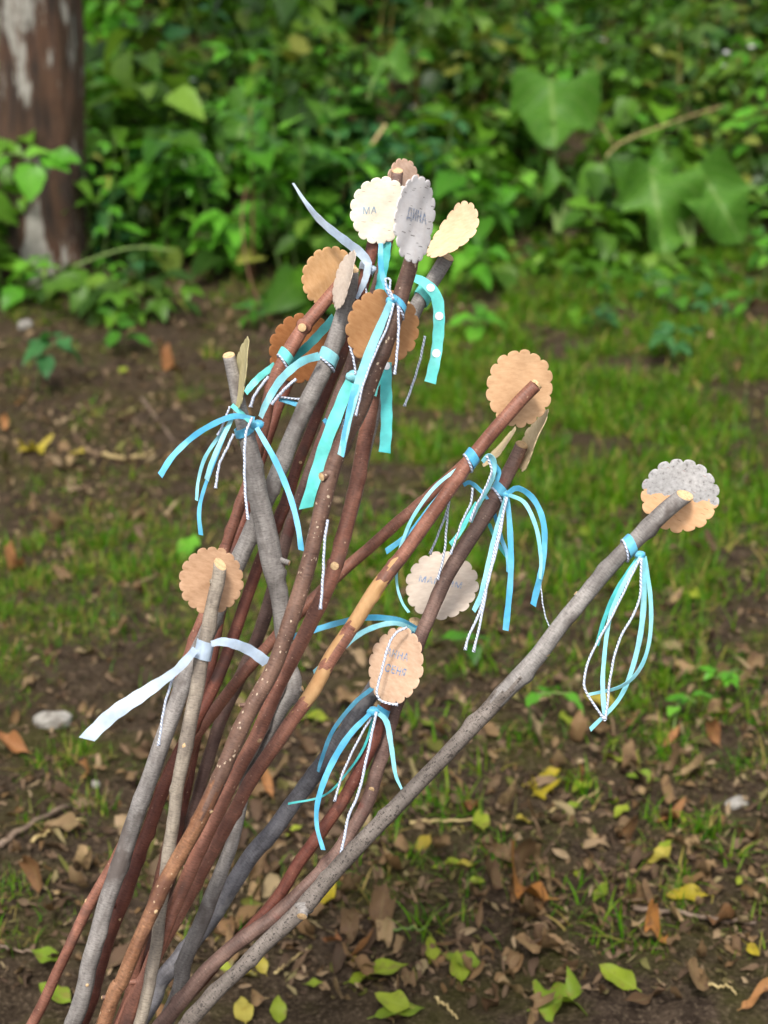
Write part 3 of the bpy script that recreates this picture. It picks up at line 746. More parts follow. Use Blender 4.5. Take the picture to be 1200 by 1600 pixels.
stalk('dry_branch', [g, at(930, 285, d), at(960, 230, d), at(1040, 195, d+.1), at(1130, 165, d+.2)], .0038, .0025, 'straw', 'bare forked branch between the two burdocks', 'branch', None, [(at(960, 230, d), at(940, 195, d), at(922, 165, d))])
g = ground(425, 505); d = pix(g)[2]
stalk('bramble_stem', [g, at(392, 440, d), at(378, 350, d), at(385, 290, d+.05)], .0025, .002, 'redstem', 'thin red bramble stem curving up left of the orange tag', 'stem')
g = ground(445, 440); d = pix(g)[2]
stalk('grass_stalk', [g, at(432, 400, d), at(415, 340, d), at(405, 300, d)], .004, .003, 'stem', 'smooth green grass stalk left of the orange tag', 'stalk')
g = ground(668, 130); d = pix(g)[2]
stalk('dark_stem', [g, at(671, 40, d), at(664, -40, d)], .012, .010, 'twig', 'thin dark upright stem at the top centre', 'stem')
for i, (px, py) in enumerate(((940, 65), (1100, 72), (1135, 85), (1128, 105), (1175, 75), (1150, 90), (640, 170), (300, 128), (870, 30))):
    b = ground(px, py+70); d = pix(b)[2]-.1
    t = empty('white_flower', b, 'small white flower cluster on a thin stem in the undergrowth', 'flower', 'white flowers on the bank'); c = at(px, py, d)
    stem_part(t, [b, b.lerp(c, .5)+Vector((.02, 0, .02)), c], .002, .0015, 'stem')
    for k in range(5):
        V, F, U = leaf(ovate(.4), 4, 2, .2, -.1, seed=k); o = obj('petal', tmesh('petal', (V, F, U), 'petal'), t)
        o.matrix_local = mat4(c-b, k*1.257, random.uniform(.1, .6), 0, .022)

# ------------------------------------------------------------------ fallen leaves, twigs, stones
def fallen(px, py, ang, L, tm, key, mat, label, group, lift=.004, pitch=0., roll=0., name='fallen_leaf', w=1.):
    p = ground(px, py)
    o = obj(name, tmesh(key, tm, mat)); e = .01
    nrm = Vector((hz(p.x-e, p.y)-hz(p.x+e, p.y), hz(p.x, p.y-e)-hz(p.x, p.y+e), 2*e)).normalized()
    q = Vector((0, 0, 1)).rotation_difference(nrm).to_matrix().to_4x4()
    o.matrix_world = Matrix.Translation(p+nrm*lift) @ q @ rot('Z', ang) @ rot('X', pitch) @ rot('Y', roll) @ Matrix.Diagonal((L*w, L, L, 1)) @ Matrix.Translation((0, -.5, 0))
    return tag(o, label, 'leaf', group)
special = [
 (588, 1531, -1.45, .085, T_FLAT, 1, 'yellowgreen', 'long green leaf lying flat at the bottom centre'),
 (622, 1588, -1.3, .070, T_FLAT, 0, 'yellowgreen', 'glossy green leaf with yellow tip at the bottom edge'),
 (842, 1240, -.5, .060, T_LOB, 0, 'yellow', 'bright yellow lobed leaf on the soil right of the grey stick'),
 (910, 1240, -.9, .05, T_FLAT, 2, 'yellowgreen', 'olive green leaf just right of the bright yellow leaf'),
 (1005, 1222, 1.3, .05, T_FLAT, 1, 'yellowgreen', 'pale green leaf lying below the seedling at the right'),
 (1045, 1283, .6, .055, T_LOB, 1, 'deadorange', 'curled orange and yellow leaf at the right'),
 (1075, 1405, 1.5, .06, T_FLAT, 0, 'yellow', 'folded yellow leaf lying on bare soil at lower right'),
 (970, 1540, .8, .06, T_FLAT, 2, 'yellowgreen', 'yellow green leaf at the bottom right'),
 (880, 1570, -1.4, .085, T_LOB, 0, 'yellowgreen', 'large torn green leaf at the bottom right edge'),
 (800, 1415, 1.6, .12, T_DEAD, 2, 'deadorange', 'largest brown curled leaf at the lower middle'),
 (750, 1385, 1.3, .075, T_DEAD, 5, 'deadbrown', 'pale brown leaf overlapping the largest curled leaf'),
 (500, 1415, -.6, .06, T_FLAT, 4, 'yellow', 'yellow leaf lying behind the knot of the speckled stick'),
 (380, 1590, .2, .05, T_FLAT, 1, 'yellow', 'yellow leaf at the bottom edge right of the bundle'),
 (90, 1565, 1.0, .055, T_FLAT, 2, 'yellowgreen', 'yellow green leaf at the bottom left beside the thin red stick'),
 (80, 1508, 1.2, .05, T_FLAT, 3, 'yellowgreen', 'upper of two green leaves left of the thin red stick'),
 (418, 1240, .4, .055, T_DEAD, 7, 'deadorange', 'orange brown leaf behind the reddish sticks'),
 (475, 1175, 1.1, .06, T_DEAD, 9, 'deadbrown', 'grey brown leaf behind the peeled stick'),
 (490, 1128, 1.5, .065, T_FLAT, 0, 'yellowgreen', 'yellow green leaf behind the peeled stick'),
 (295, 870, -.3, .085, T_FLAT, 4, 'light', 'single bright green leaf behind the left brown tag'),
 (940, 1105, 1.4, .06, T_FLAT, 4, 'yellow', 'yellow leaf under the hanging ribbon ends at the right'),
 (1075, 935, .6, .07, T_FLAT, 1, 'yellowgreen', 'pale green leaf in the grass right of the ribbons'),
 (915, 840, .2, .06, T_FLAT, 2, 'yellowgreen', 'pale green leaf in the grass left of the two-tone tag'),
 (55, 705, .5, .085, T_LOB, 1, 'yellow', 'yellow leaf on the soil at the left edge'),
 (120, 712, .9, .065, T_FLAT, 0, 'yellow', 'pale yellow leaf right of the larger yellow leaf'),
 (255, 580, 1.3, .12, T_DEAD, 3, 'deadorange', 'orange brown leaf on bare soil left of the stick bundle'),
 (752, 1295, .1, .045, T_FLAT, 3, 'yellowgreen', 'small upright green leaf right of the speckled stick'),
 (20, 1180, 1.2, .07, T_DEAD, 11, 'deadorange', 'orange brown leaf at the left edge below the stone'),
 (1180, 1575, -1., .06, T_DEAD, 4, 'deadorange', 'red brown leaf in the bottom right corner'),
]
for (px, py, a, L, tm, k, mt, lab) in special:
    fallen(px, py, a, L, tm[k], (id(tm), k), mt, lab, None, .010, random.uniform(-.1, .15), random.gauss(0, .15))
WORDS = {'deadbrown': ('curled grey brown leaf', 'grey brown fallen leaves'), 'deadorange': ('curled orange brown leaf', 'orange brown fallen leaves'),
         'yellowgreen': ('faded green fallen leaf', 'faded green fallen leaves'), 'yellow': ('yellow fallen leaf', 'yellow fallen leaves')}
LF = [(880, 1360, 360, 190, 1.0), (560, 1480, 260, 130, .55), (250, 1350, 250, 160, .35), (1120, 1130, 150, 120, .5), (700, 1090, 300, 120, .2), (120, 740, 160, 100, .5), (200, 620, 200, 80, .25), (560, 700, 120, 120, .35), (1120, 520, 90, 60, .35), (1000, 900, 200, 100, .1), (100, 1000, 150, 100, .14)]
def zone_of(px, py):
    if py > 1480: return 'along the bottom edge' if px < 800 else 'in the bottom right corner'
    if py < 820: return 'by the left soil patch' if px < 420 else ('behind the ribbons' if px < 720 else 'in the far grass')
    if px < 330: return 'left of the bundle'
    if px < 700: return 'under the bundle'
    if py < 1200: return 'below the hanging ribbons'
    return 'right of the speckled stick' if px < 950 else 'at the lower right'
n = 0
while n < 262:
    px, py = random.uniform(-20, 1220), random.uniform(470, 1610)
    if random.random() > blob(px, py, LF): continue
    mt = random.choices(['deadbrown', 'deadorange', 'yellowgreen', 'yellow'], [.78, .07, .11, .04])[0]
    tm = T_DEAD if mt.startswith('dead') else T_FLAT; k = random.randrange(len(tm))
    L = random.uniform(.028, .072)*(1. if mt.startswith('dead') else .75)
    zone = zone_of(px, py); size = 'large' if L > .056 else ('small' if L < .040 else 'medium')
    fallen(px, py, random.random()*6.28, L, tm[k], (id(tm), k), mt, size+' '+WORDS[mt][0]+' '+zone, size+' '+WORDS[mt][1]+' '+zone, random.uniform(.004, .012), random.gauss(0, .25), random.gauss(0, .35)); n += 1
def twig(pxs, r, label, group=None, mat='twig'):
    P = [ground(*p) + Vector((0, 0, .008)) for p in pxs]; b = P[0].copy()
    S = [Vector(c) for c in spline([tuple(p) for p in P], 14)] if len(P) > 2 else [P[0].lerp(P[1], s) for s in np.linspace(0, 1, 14)]
    S = [s+Vector((0, 0, random.gauss(0, .002))) for s in S]
    V, F, U = tube(S, [r*(1-.5*i/13) for i in range(14)], 7)
    o = obj('fallen_twig', make_mesh('fallen_twig', [v-b for v in V], F, M[mat], uv=U), None, b); tag(o, label, 'twig', group)
twig([(222, 628), (250, 665), (272, 695)], .005, 'grey twig on bare soil left of the curved ribbons')
twig([(0, 1330), (50, 1295), (110, 1265)], .005, 'grey twig at the left edge beside the grey stick')
twig([(50, 1322), (100, 1295), (135, 1285)], .003, 'pale thin twig lying across the left grey twig', None, 'straw')
twig([(990, 1425), (1090, 1440), (1180, 1452)], .004, 'long thin twig lying on the soil at the lower right')
twig([(0, 1486), (30, 1494), (62, 1500)], .002, 'thin twig at the left edge near two green leaves')
twig([(430, 1530), (455, 1510), (480, 1490)], .002, 'short straw right of the speckled stick', None, 'straw')
twig([(590, 1465), (640, 1460), (668, 1460)], .002, 'thin green straw lying above the long green leaf', None, 'stem')
twig([(680, 1568), (700, 1585), (715, 1600)], .002, 'short pale straw at the bottom edge', None, 'straw')
twig([(860, 1275), (900, 1262), (935, 1243)], .002, 'yellow straw beside the olive green leaf', None, 'straw')
twig([(160, 715), (200, 722), (240, 712)], .005, 'pale stick lying at the edge of the left soil patch', None, 'straw')
twig([(640, 1293), (690, 1290), (745, 1288)], .003, 'pale straw right of the speckled stick', None, 'straw')
twig([(1100, 1545), (1135, 1550), (1150, 1560)], .002, 'short twig in the bottom right soil', None, 'straw')
def stone(px, py, sx, sy, sz, label, seed):
    rr = random.Random(seed); p = ground(px, py); V, F = [], []
    nu, nv = 12, 7
    for j in range(nv+1):
        for i in range(nu):
            th = math.pi*j/nv; ph = 2*math.pi*i/nu
            q = Vector((math.sin(th)*math.cos(ph), math.sin(th)*math.sin(ph), math.cos(th)))
            q = Vector([math.copysign(abs(c)**.75, c) for c in q])*(1+.16*math.sin(2.3*ph+seed)+rr.uniform(-.06, .06))
            V.append((q.x*sx, q.y*sy, q.z*sz+sz*.5))
    for j in range(nv):
        for i in range(nu): F.append((j*nu+i, j*nu+(i+1) % nu, (j+1)*nu+(i+1) % nu, (j+1)*nu+i)[::-1])
    o = obj('stone', make_mesh('stone', V, F, M['stone'], smooth=False), None, p); o.rotation_euler.z = .3; tag(o, label, 'stone')
stone(82, 1132, .026, .016, .013, 'pale grey stone on the grass at the left', 2)
stone(150, 1228, .006, .006, .005, 'tiny white pebble right of the pale stone and below', 3)
stone(40, 512, .022, .015, .014, 'small pale stone among weeds near the left edge', 5)
stone(1150, 1258, .016, .012, .006, 'flat whitish stone chip at the right edge', 6)

# ------------------------------------------------------------------ the decorated sticks
class Stick:
    def __init__(s, label, pts, z0, z1, bx, mat, seed, low=None, slant=.5, turn=0.):
        """pts: (px, py, width px) from tip down; z0, z1 depth at tip and at the ground; bx pixel column where it enters the soil"""
        s.rr = random.Random(seed); s.seed = seed
        yb = 800+FPX*((CAM_H/z1-SP)/CP)
        s.y0, s.y1, s.z0, s.z1 = pts[0][1], yb, z0, z1
        pts = [(x, y, w*.79) for x, y, w in pts]; last = pts[-1]; s.pts = list(pts)+[((last[0]+bx)/2, (last[1]+yb)/2, last[2]*1.04), (bx, yb+40, last[2]*1.04)]
        n = 300
        S = spline(s.pts, n); s.S = S
        C = [at(x, y, s.z(y)) for x, y, w in S]; R = [max(w, 6)/2*s.z(y)/FPX for x, y, w in S]
        s.C, s.R = C, R
        s.base = Vector((C[-10].x, C[-10].y, hz(C[-10].x, C[-10].y)))
        s.root = empty('decorated_stick', s.base, label, 'stick', 'sticks leaning together in a bundle')
        ph = [s.rr.random()*6 for _ in range(8)]
        nodes = sorted(s.rr.sample(range(12, n-12), 12)); nubs = [(s.rr.uniform(10, n-40), s.rr.uniform(0, 6.28), s.rr.uniform(.12, .34), s.rr.uniform(.8, 1.8), s.rr.uniform(.16, .4)) for _ in range(26)]
        def wob(i, a):
            r = 1+.014*math.sin(i*.19+ph[0])+.02*math.sin(2*a+i*.05+ph[1])+.014*math.sin(3*a+i*.21+ph[2])+.010*math.sin(5*a+i*.7+ph[3])+s.rr.uniform(-.008, .008)
            for k in nodes: r += .055*math.exp(-((i-k)/1.5)**2)*(1+.8*math.cos(a+k))
            for (ni, na, am, wi, wa) in nubs:
                if abs(i-ni) < 4*wi:
                    da = (a-na+math.pi) % (2*math.pi)-math.pi; r += am*math.exp(-((i-ni)/wi)**2-(da/wa)**2)
            return r
        # small natural kinks
        C = [c+RIGHT*(R[i]*(.10*math.sin(i*.09+ph[4])+.05*math.sin(i*.31+ph[6])))+UP*(R[i]*(.06*math.sin(i*.13+ph[5])+.04*math.sin(i*.37+ph[7]))) for i, c in enumerate(C)]
        V, F, U = tube(C, R, 18, True, wob)
        T, N = frames(C); B = T[0].cross(N[0])
        req = lambda a: slant*R[0]*(1-math.cos(a-turn))          # slanted saw cut: how far down the shaft it reaches
        for i in range(8):
            for k in range(19):
                p = V[i*19+k]; ax = (p-C[0]).dot(T[0]); q = req(2*math.pi*(k % 18)/18)
                if ax < q: V[i*19+k] = p+T[0]*(q-ax)
        mats = [M[mat], M['cut'], M[low] if low else M[mat]]
        mi = [0]*len(F); mi[-2] = 1; mi[-1] = 0
        if low:
            for fi in range(len(F)-2):
                i, k = divmod(fi, 18)
                if S[i][1] > 1235+25*math.sin(k*1.7)+18*math.sin(k*.7+2): mi[fi] = 2
        s.V, s.F, s.U = V, F, U
        s.shaft = obj('shaft', make_mesh('shaft', [v-s.base for v in V], F, mats, uv=U, midx=mi), s.root)
        # the wood of the cut end as a face of its own, with a thin rim of bark around it
        vv = [C[0]+T[0]*(slant*R[0]-.0006)]
        for k in range(16):
            a = 2*math.pi*k/16; vv.append(C[0]+T[0]*(req(a)-.0006)+(N[0]*math.cos(a)+B*math.sin(a))*R[0]*.90)
        for k in range(16):
            a = 2*math.pi*k/16; vv.append(C[0]+T[0]*(req(a)+.002)+(N[0]*math.cos(a)+B*math.sin(a))*R[0]*.88)
        ff = [(0, 1+(k+1) % 16, 1+k) for k in range(16)]+[(1+k, 1+(k+1) % 16, 17+(k+1) % 16, 17+k) for k in range(16)]
        cu_ = [(.2, .2)]+[(.2+math.cos(2*math.pi*k/16), .2+math.sin(2*math.pi*k/16)) for k in range(16)]*2
        obj('cut_end', make_mesh('cut_end', [v-s.base for v in vv], ff, M['cut'], smooth=False, uv=cu_), s.shaft)
        s.T = T
    def z(s, y): return s.z0+(s.z1-s.z0)*min(max((y-s.y0)/(s.y1-s.y0), 0), 1.1)
    def near(s, px, py):
        return int(np.argmin((s.S[:, 0]-px)**2+(s.S[:, 1]-py)**2))
    def part(s, name, V, F, mat, uv=None, parent=None, smooth=True):
        return obj(name, make_mesh(name, [Vector(v)-s.base for v in V], F, mat, smooth, uv), parent or s.root)
    def stub(s, px, py, dx, dy, toward, L=12, r=9, mat='knot'):
        """cut side branch: starts at the pixel, points along (dx,dy) in the picture and `toward` the camera"""
        i = s.near(px, py); c = s.C[i]; u = (RIGHT*dx-UP*dy-FWD*toward).normalized(); k = s.z(py)/FPX
        st = c+u*s.R[i]*.35
        n = 6; C = [st+u*(s.R[i]*.65+L*k)*t for t in np.linspace(0, 1, n)]
        R = [r*.72*k*(1.9-.9*min(t*2.2, 1)) for t in np.linspace(0, 1, n)]
        V, F, U = tube(C, R, 12); mats = [s.shaft.data.materials[0], M[mat]]
        o = s.part('branch_stub', V, F, mats[0], U)
        e = C[-1]; t1 = u.orthogonal().normalized(); t2 = u.cross(t1); vv = [e+u*.0008]+[e+u*.0003+(t1*math.cos(a)+t2*math.sin(a))*R[-1]*.93 for a in np.linspace(0, 2*math.pi, 13)[:-1]]
        s.part('cut_face', vv, [(0, 1+j, 1+(j+1) % 12) for j in range(12)], M['cut'], [(0, 0)]+[(math.cos(j*.5236), math.sin(j*.5236)) for j in range(12)], o, False)
    def peel(s, ya, yb, a0, a1, mat='peeled', name='peeled_patch'):
        """bark missing: the bare wood lies just proud of the shaft mesh between two ragged ends"""
        V, F, U = [], [], []; rows = [i for i in range(len(s.S)) if ya <= s.S[i][1] <= yb]
        if len(rows) < 3: return
        sides = 18; w = sides+1; cols = [k for k in range(sides+1) if a0 <= k/sides <= a1]
        for ri, i in enumerate(rows):
            c = s.C[i]
            for kk, k in enumerate(cols):
                p = s.V[i*w+k]; ctr = sum((s.V[i*w+q] for q in range(sides)), Vector())/sides
                e = min(ri, len(rows)-1-ri); jag = 1.016 if e > 1.6*math.sin(k*1.1+s.seed)**2+1.3*math.sin(k*2.7)**2 else .95
                edge = .95 if (kk in (0, len(cols)-1) and (a1-a0) < .98) else 1
                V.append(ctr+(p-ctr)*jag*edge); U.append((k/sides, i*.01))
        m = len(cols)
        for r in range(len(rows)-1):
            for k in range(m-1): F.append((r*m+k, r*m+k+1, (r+1)*m+k+1, (r+1)*m+k))
        s.part(name, V, F, M[mat], U, s.shaft)
    def band(s, px, py, wpx, mat, tilt=.15, name='ribbon_band', rad=1.10, twine=True, shift=0):
        i = s.near(px, py); c = s.C[i]; T = s.T[i]; k = s.z(py)/FPX
        v = (c-CAM).normalized(); N = (v-T*v.dot(T)).normalized(); B = T.cross(N)
        V, F, U = [], [], []; n = 28
        for q in range(n):
            a = 2*math.pi*q/n; o = (N*math.cos(a)+B*math.sin(a)); r = s.R[i]*rad*(1+.03*math.sin(3*a)+.03*math.sin(7*a+px))
            ax = T*(math.sin(a+.7)*tilt*s.R[i])
            for e, rr_ in ((-.5, 0), (.5, 0), (.5, .0007), (-.5, .0007)):
                V.append(c+ax+T*(e*wpx*k)+o*(r+rr_)); U.append((e*wpx*k, q*.003))
        for q in range(n):
            p = (q+1) % n
            for e in range(4): F.append((q*4+e, q*4+(e+1) % 4, p*4+(e+1) % 4, p*4+e))
        bo = s.part(name, V, F, M[mat], U)
        for pi, pl in enumerate(bo.data.polygons): pl.use_smooth = False if pi % 2 else True
        bo.data.set_sharp_from_angle(angle=.7)
        if twine:
            cc = c+T*(wpx*.62*k)
            P = [cc+T*(math.sin(a+.4)*tilt*1.4*s.R[i])+(N*math.cos(a)+B*math.sin(a))*s.R[i]*(rad+.06) for a in np.linspace(0, 2*math.pi, 27)]
            V, F, U = tube(P, [.0010]*27, 6, False); s.part('twine_band', V, F, M['twine'], U)
    def knot(s, px, py, r, mat, dz=-.012):
        c = at(px, py, s.z(py)+dz); k = s.z(py)/FPX; V, F = [], []
        for j in range(7):
            for i in range(10):
                th, ph = math.pi*j/6, 2*math.pi*i/10
                q = 1+.22*math.sin(3*ph+2*th)
                V.append(c+(RIGHT*math.sin(th)*math.cos(ph)*1.15+UP*math.cos(th)*.8+FWD*math.sin(th)*math.sin(ph)*.7)*r*k*q)
        for j in range(6):
            for i in range(10): F.append((j*10+i, j*10+(i+1) % 10, (j+1)*10+(i+1) % 10, (j+1)*10+i))
        s.part('ribbon_knot', V, F, M[mat])
    def ribbon(s, pts, mat, dz=(-.014, -.014), tw=.35, tw0=0., dots=(), bulge=.0, name='ribbon_tail', cut=.35):
        """pts (px, py, width px); dz offset of depth at start and end from the stick's own"""
        n = max(14, int(len(pts)*6)); S = spline(pts, n); zz = s.z(pts[0][1])
        C = []
        for i, (x, y, w) in enumerate(S):
            t = i/(n-1); C.append(at(x, y, zz+dz[0]+(dz[1]-dz[0])*t-bulge*math.sin(math.pi*t)))
        ph = s.rr.random()*6; V, F, U = [], [], []; L = 0; FR = []
        for i in range(n):
            T = (C[min(i+1, n-1)]-C[max(i-1, 0)]).normalized(); v = (C[i]-CAM).normalized()
            sd_ = T.cross(v).normalized(); nn = sd_.cross(T)
            a = tw0+tw*math.sin(i/(n-1)*4.2+ph)+.22*math.sin(i/(n-1)*13+2*ph); side = sd_*math.cos(a)+nn*math.sin(a); nor = side.cross(T)
            if nor.dot(v) > 0: nor = -nor
            w = S[i][2]*.80*(1+.05*math.sin(i*1.3+ph))*zz/FPX*.5/max(math.cos(a), .6); L += (C[i]-C[i-1]).length if i else 0
            sk = T*(w*cut) if i == n-1 else T*0
            cup = nor*(w*.05)
            row = [C[i]-side*w-sk, C[i]+cup, C[i]+side*w+sk]
            back = [p-nor*.0004 for p in row]
            V += row+back+[row[0], back[0], row[2], back[2]]
            U += [(-w, L), (0, L), (w, L)]*2+[(-w, L), (-w, L), (w, L), (w, L)]
            FR.append((C[i]+cup, T, side, nor))
        for i in range(n-1):
            a, b = i*10, i*10+10
            F += [(a, a+1, b+1, b), (a+1, a+2, b+2, b+1), (a+4, a+3, b+3, b+4), (a+5, a+4, b+4, b+5), (a+7, a+6, b+6, b+7), (a+8, a+9, b+9, b+8)]
        o = s.part(name, V, F, M[mat], U)
        for (dx, dy, dr) in dots:
            i = int(np.argmin((S[:, 0]-dx)**2+(S[:, 1]-dy)**2)); c, T, side, nor = FR[i]; k = zz/FPX
            vv = [c+nor*.0006]+[c+nor*.0006+(T*math.sin(a)+side*math.cos(a))*dr*k for a in np.linspace(0, 2*math.pi, 17)[:-1]]
            s.part('polka_dot', vv, [(0, 1+j, 1+(j+1) % 16) for j in range(16)], M['dot'], [(0, 0)]*17, o)
        return o
    def twine(s, pts, dz=(-.016, -.016), wpx=4.6, mat='twine', end=True):
        n = max(16, len(pts)*8); S = spline([(p[0], p[1], 0) for p in pts], n); zz = s.z(pts[0][1]); C = []
        for i, (x, y, _) in enumerate(S):
            t = i/(n-1); C.append(at(x+.3*math.sin(i*.8), y, zz+dz[0]+(dz[1]-dz[0])*t))
        r = wpx*.42*zz/FPX; R = [r*(1+.08*math.sin(i*2.1)) for i in range(n)]
        if end: R[-1] = r*1.5; R[-2] = r*1.25
        V, F, U = tube(C, R, 7); s.part('twine', V, F, M[mat], U)
    def tag(s, cx, cy, r, mat, dz, ratio=1., phi=0., spin=0., bend=0., bdir=0., text=(), scal=18, label=None, off=0.):
        """scalloped disc. ratio = width seen across direction phi (radians in the picture) relative to r"""
        z = s.z(min(max(cy, s.y0), s.y1))+dz; k = z/FPX; Rm = r*k; c = at(cx, cy, z)
        th = math.acos(max(min(abs(ratio), 1), .02))*(1 if ratio > 0 else -1)
        fwd = (CAM-c).normalized(); rt = RIGHT; up = fwd.cross(rt).normalized(); rt = up.cross(fwd)
        d = rt*math.cos(phi)-up*math.sin(phi); e = rt*math.sin(phi)+up*math.cos(phi)
        N = fwd*math.cos(th)+d*math.sin(th); A = d*math.cos(th)-fwd*math.sin(th)       # A lies in the disc, foreshortened
        Xa = (rt-N*rt.dot(N)).normalized() if abs(N.dot(rt)) < .9 else A
        Ya = N.cross(Xa).normalized()
        if spin: Xa, Ya = Xa*math.cos(spin)+Ya*math.sin(spin), Ya*math.cos(spin)-Xa*math.sin(spin)
        rr = s.rr; n = scal*8; TH = .0007; ph = rr.random()*6
        def P(x, y, h):
            q = x*math.cos(bdir)+y*math.sin(bdir)
            return c+Xa*x*Rm+Ya*y*Rm+N*(h+bend*Rm*q*q+.02*Rm*math.sin(3*x+2*y+ph)+.012*Rm*math.sin(6*y-4*x+2*ph))
        out = []
        for i in range(n):
            f = (i/n*scal) % 1; lob = 1+.12*math.sin(int(i/n*scal)*2.7+ph)+.08*math.sin(int(i/n*scal)*5.3)
            rad = .905+.095*math.sqrt(max(0, 1-(2*f-1)**2))*lob
            a = 2*math.pi*i/n; out.append((rad*math.cos(a), rad*math.sin(a)))
        V, F, U = [], [], []
        rings = [(.25, 1), (.5, 1), (.75, 1), (.9, 1), (.985, 1), (1., .6), (1., -.6), (.985, -1), (.75, -1), (.4, -1)]
        V.append(P(0, 0, TH/2)); U.append((0, 0))
        for sc, hh in rings:
            for (x, y) in out:
                if sc < .9: L = math.hypot(x, y); x, y = x/L*.95, y/L*.95
                V.append(P(x*sc, y*sc, hh*TH/2)); U.append((x*sc, y*sc))
        V.append(P(0, 0, -TH/2)); U.append((0, 0)); last = len(V)-1
        F += [(0, 1+i, 1+(i+1) % n) for i in range(n)]
        for q in range(len(rings)-1):
            a, b = 1+q*n, 1+(q+1)*n
            F += [(a+i, b+i, b+(i+1) % n, a+(i+1) % n) for i in range(n)]
        a = 1+(len(rings)-1)*n; F += [(a+i, last, a+(i+1) % n) for i in range(n)]
        o = s.part('bark_tag', V, F, TM[mat], U)
        if label: o['label'] = label
        for (txt, tx, ty, size, ang, ink) in text:
            cu = bpy.data.curves.new('lettering', 'FONT'); cu.body = txt; cu.size = 1; cu.align_x = 'CENTER'; cu.align_y = 'CENTER'; cu.space_character = 1.1; cu.resolution_u = 3; cu.offset = .012
            to = bpy.data.objects.new('lettering', cu); COL.objects.link(to); bpy.context.view_layer.update()
            tm = to.to_mesh(); vv = [v.co.copy() for v in tm.vertices]; fc = [tuple(p.vertices) for p in tm.polygons]; to.to_mesh_clear(); bpy.data.objects.remove(to); bpy.data.curves.remove(cu)
            ca, sa = math.cos(ang), math.sin(ang)
            W = [P(tx+size*(p.x*ca-p.y*sa), ty+size*(p.x*sa+p.y*ca), TH/2+.00035) for p in vv]
            s.part('lettering', W, fc, M[ink], None, o, False)
        return o

# --- 1 speckled grey stick on the far right
a = Stick('grey stick reaching far right, dark specks low down, round tag half white half peach', [(1078, 768, 32), (1035, 803, 34), (985, 852, 33), (930, 912, 33), (880, 973, 33), (840, 1022, 36), (800, 1068, 36), (750, 1122, 32), (700, 1178, 31), (640, 1240, 31), (590, 1290, 31), (535, 1345, 33), (482, 1408, 34), (400, 1490, 31), (300, 1592, 31)], 1.27, 1.33, -270, 'grey', 1, None, .75, .5)
for i, f in enumerate(a.shaft.data.polygons):            # lower bark is speckled
    r_, k_ = divmod(i, 18)
    if r_ < 298 and a.S[min(r_, 299)][1] > 1075+22*math.sin(k_*1.4): f.material_index = 2
a.shaft.data.materials[2] = M['speckled']
a.tag(1062, 775, 61, 'two', .014, .95, 1.57, 0, .05, 0, (), 17, 'round scalloped tag, grey white birch layer above, peach layer below')
a.band(985, 857, 15, 'blue', .5)
a.knot(1000, 867, 7, 'blue')
a.ribbon([(998, 870, 8), (965, 920, 9), (945, 965, 8), (933, 1008, 7)], 'deepteal', (-.008, .0))
a.ribbon([(1003, 868, 9), (1006, 930, 11), (1001, 990, 10), (986, 1050, 9), (965, 1095, 8), (922, 1140, 8)], 'aqua', (-.014, .01), .5)
a.ribbon([(1007, 869, 8), (1017, 940, 8), (1015, 1000, 7), (1000, 1045, 7), (970, 1073, 6), (917, 1086, 6)], 'aqua', (-.012, -.005), .5, .3)
a.ribbon([(1001, 870, 7), (978, 905, 8), (953, 965, 8), (943, 1040, 8), (942, 1080, 9), (945, 1116, 9)], 'aqua', (-.014, -.016), .3)
a.twine([(1000, 872), (960, 955), (925, 1020), (913, 1060), (918, 1085), (946, 1126)], (-.016, -.02))
a.twine([(1002, 872), (998, 940), (968, 1000), (955, 1050), (949, 1100), (946, 1124)], (-.016, -.02))
a.stub(478, 1415, -.15, .75, .9, 6, 12); a.stub(840, 1010, .5, .6, .3, 0, 8); a.stub(905, 935, -.6, -.5, .1, 1, 6)

# --- 2 red-brown stick with a peeled stretch
b = Stick('red brown stick with yellow peeled stretch and tan scalloped tag at its tip', [(838, 602, 27), (800, 640, 27), (740, 712, 28), (685, 788, 28), (640, 852, 28), (600, 905, 30), (560, 965, 29), (520, 1025, 30), (488, 1078, 28), (440, 1148, 28), (400, 1208, 27), (355, 1290, 27), (325, 1345, 27), (240, 1500, 27), (195, 1590, 27)], 1.27, 1.34, -80, 'red', 2, None, -.25)
b.tag(812, 607, 61, 'tan', .013, .86, .15, .5, .06, .4, (), 17, 'tan scalloped wooden tag')
b.band(740, 716, 15, 'blue', .5)
b.peel(895, 992, 0, 1); b.peel(1030, 1106, 0, 1); b.peel(980, 1048, .45, .8); b.peel(860, 905, .5, .68); b.peel(1098, 1135, .55, .7)
b.ribbon([(718, 730, 6), (680, 760, 7), (650, 800, 7), (635, 830, 7), (622, 870, 6), (620, 910, 5), (628, 940, 5), (639, 957, 5)], 'aqua', (.016, .018))
b.ribbon([(704, 752, 8), (668, 798, 10), (640, 833, 10), (603, 862, 11)], 'blue', (.018, .02), .2)
b.ribbon([(754, 722, 8), (764, 712, 8), (772, 722, 9), (770, 745, 9), (757, 772, 9), (745, 793, 9), (735, 815, 8)], 'aqua', (-.004, .012), .7)
b.ribbon([(763, 716, 8), (779, 735, 9), (776, 752, 8)], 'blue', (.0, .01), .5)
b.ribbon([(745, 785, 8), (730, 812, 9), (718, 833, 9), (704, 851, 9)], 'teal', (.012, .018), .3)
b.ribbon([(724, 758, 8), (735, 754, 8), (752, 768, 7), (762, 780, 6)], 'blue', (.015, .012), .5)
b.twine([(760, 712), (768, 735), (757, 765), (742, 795), (735, 815), (742, 800)], (-.008, .008))
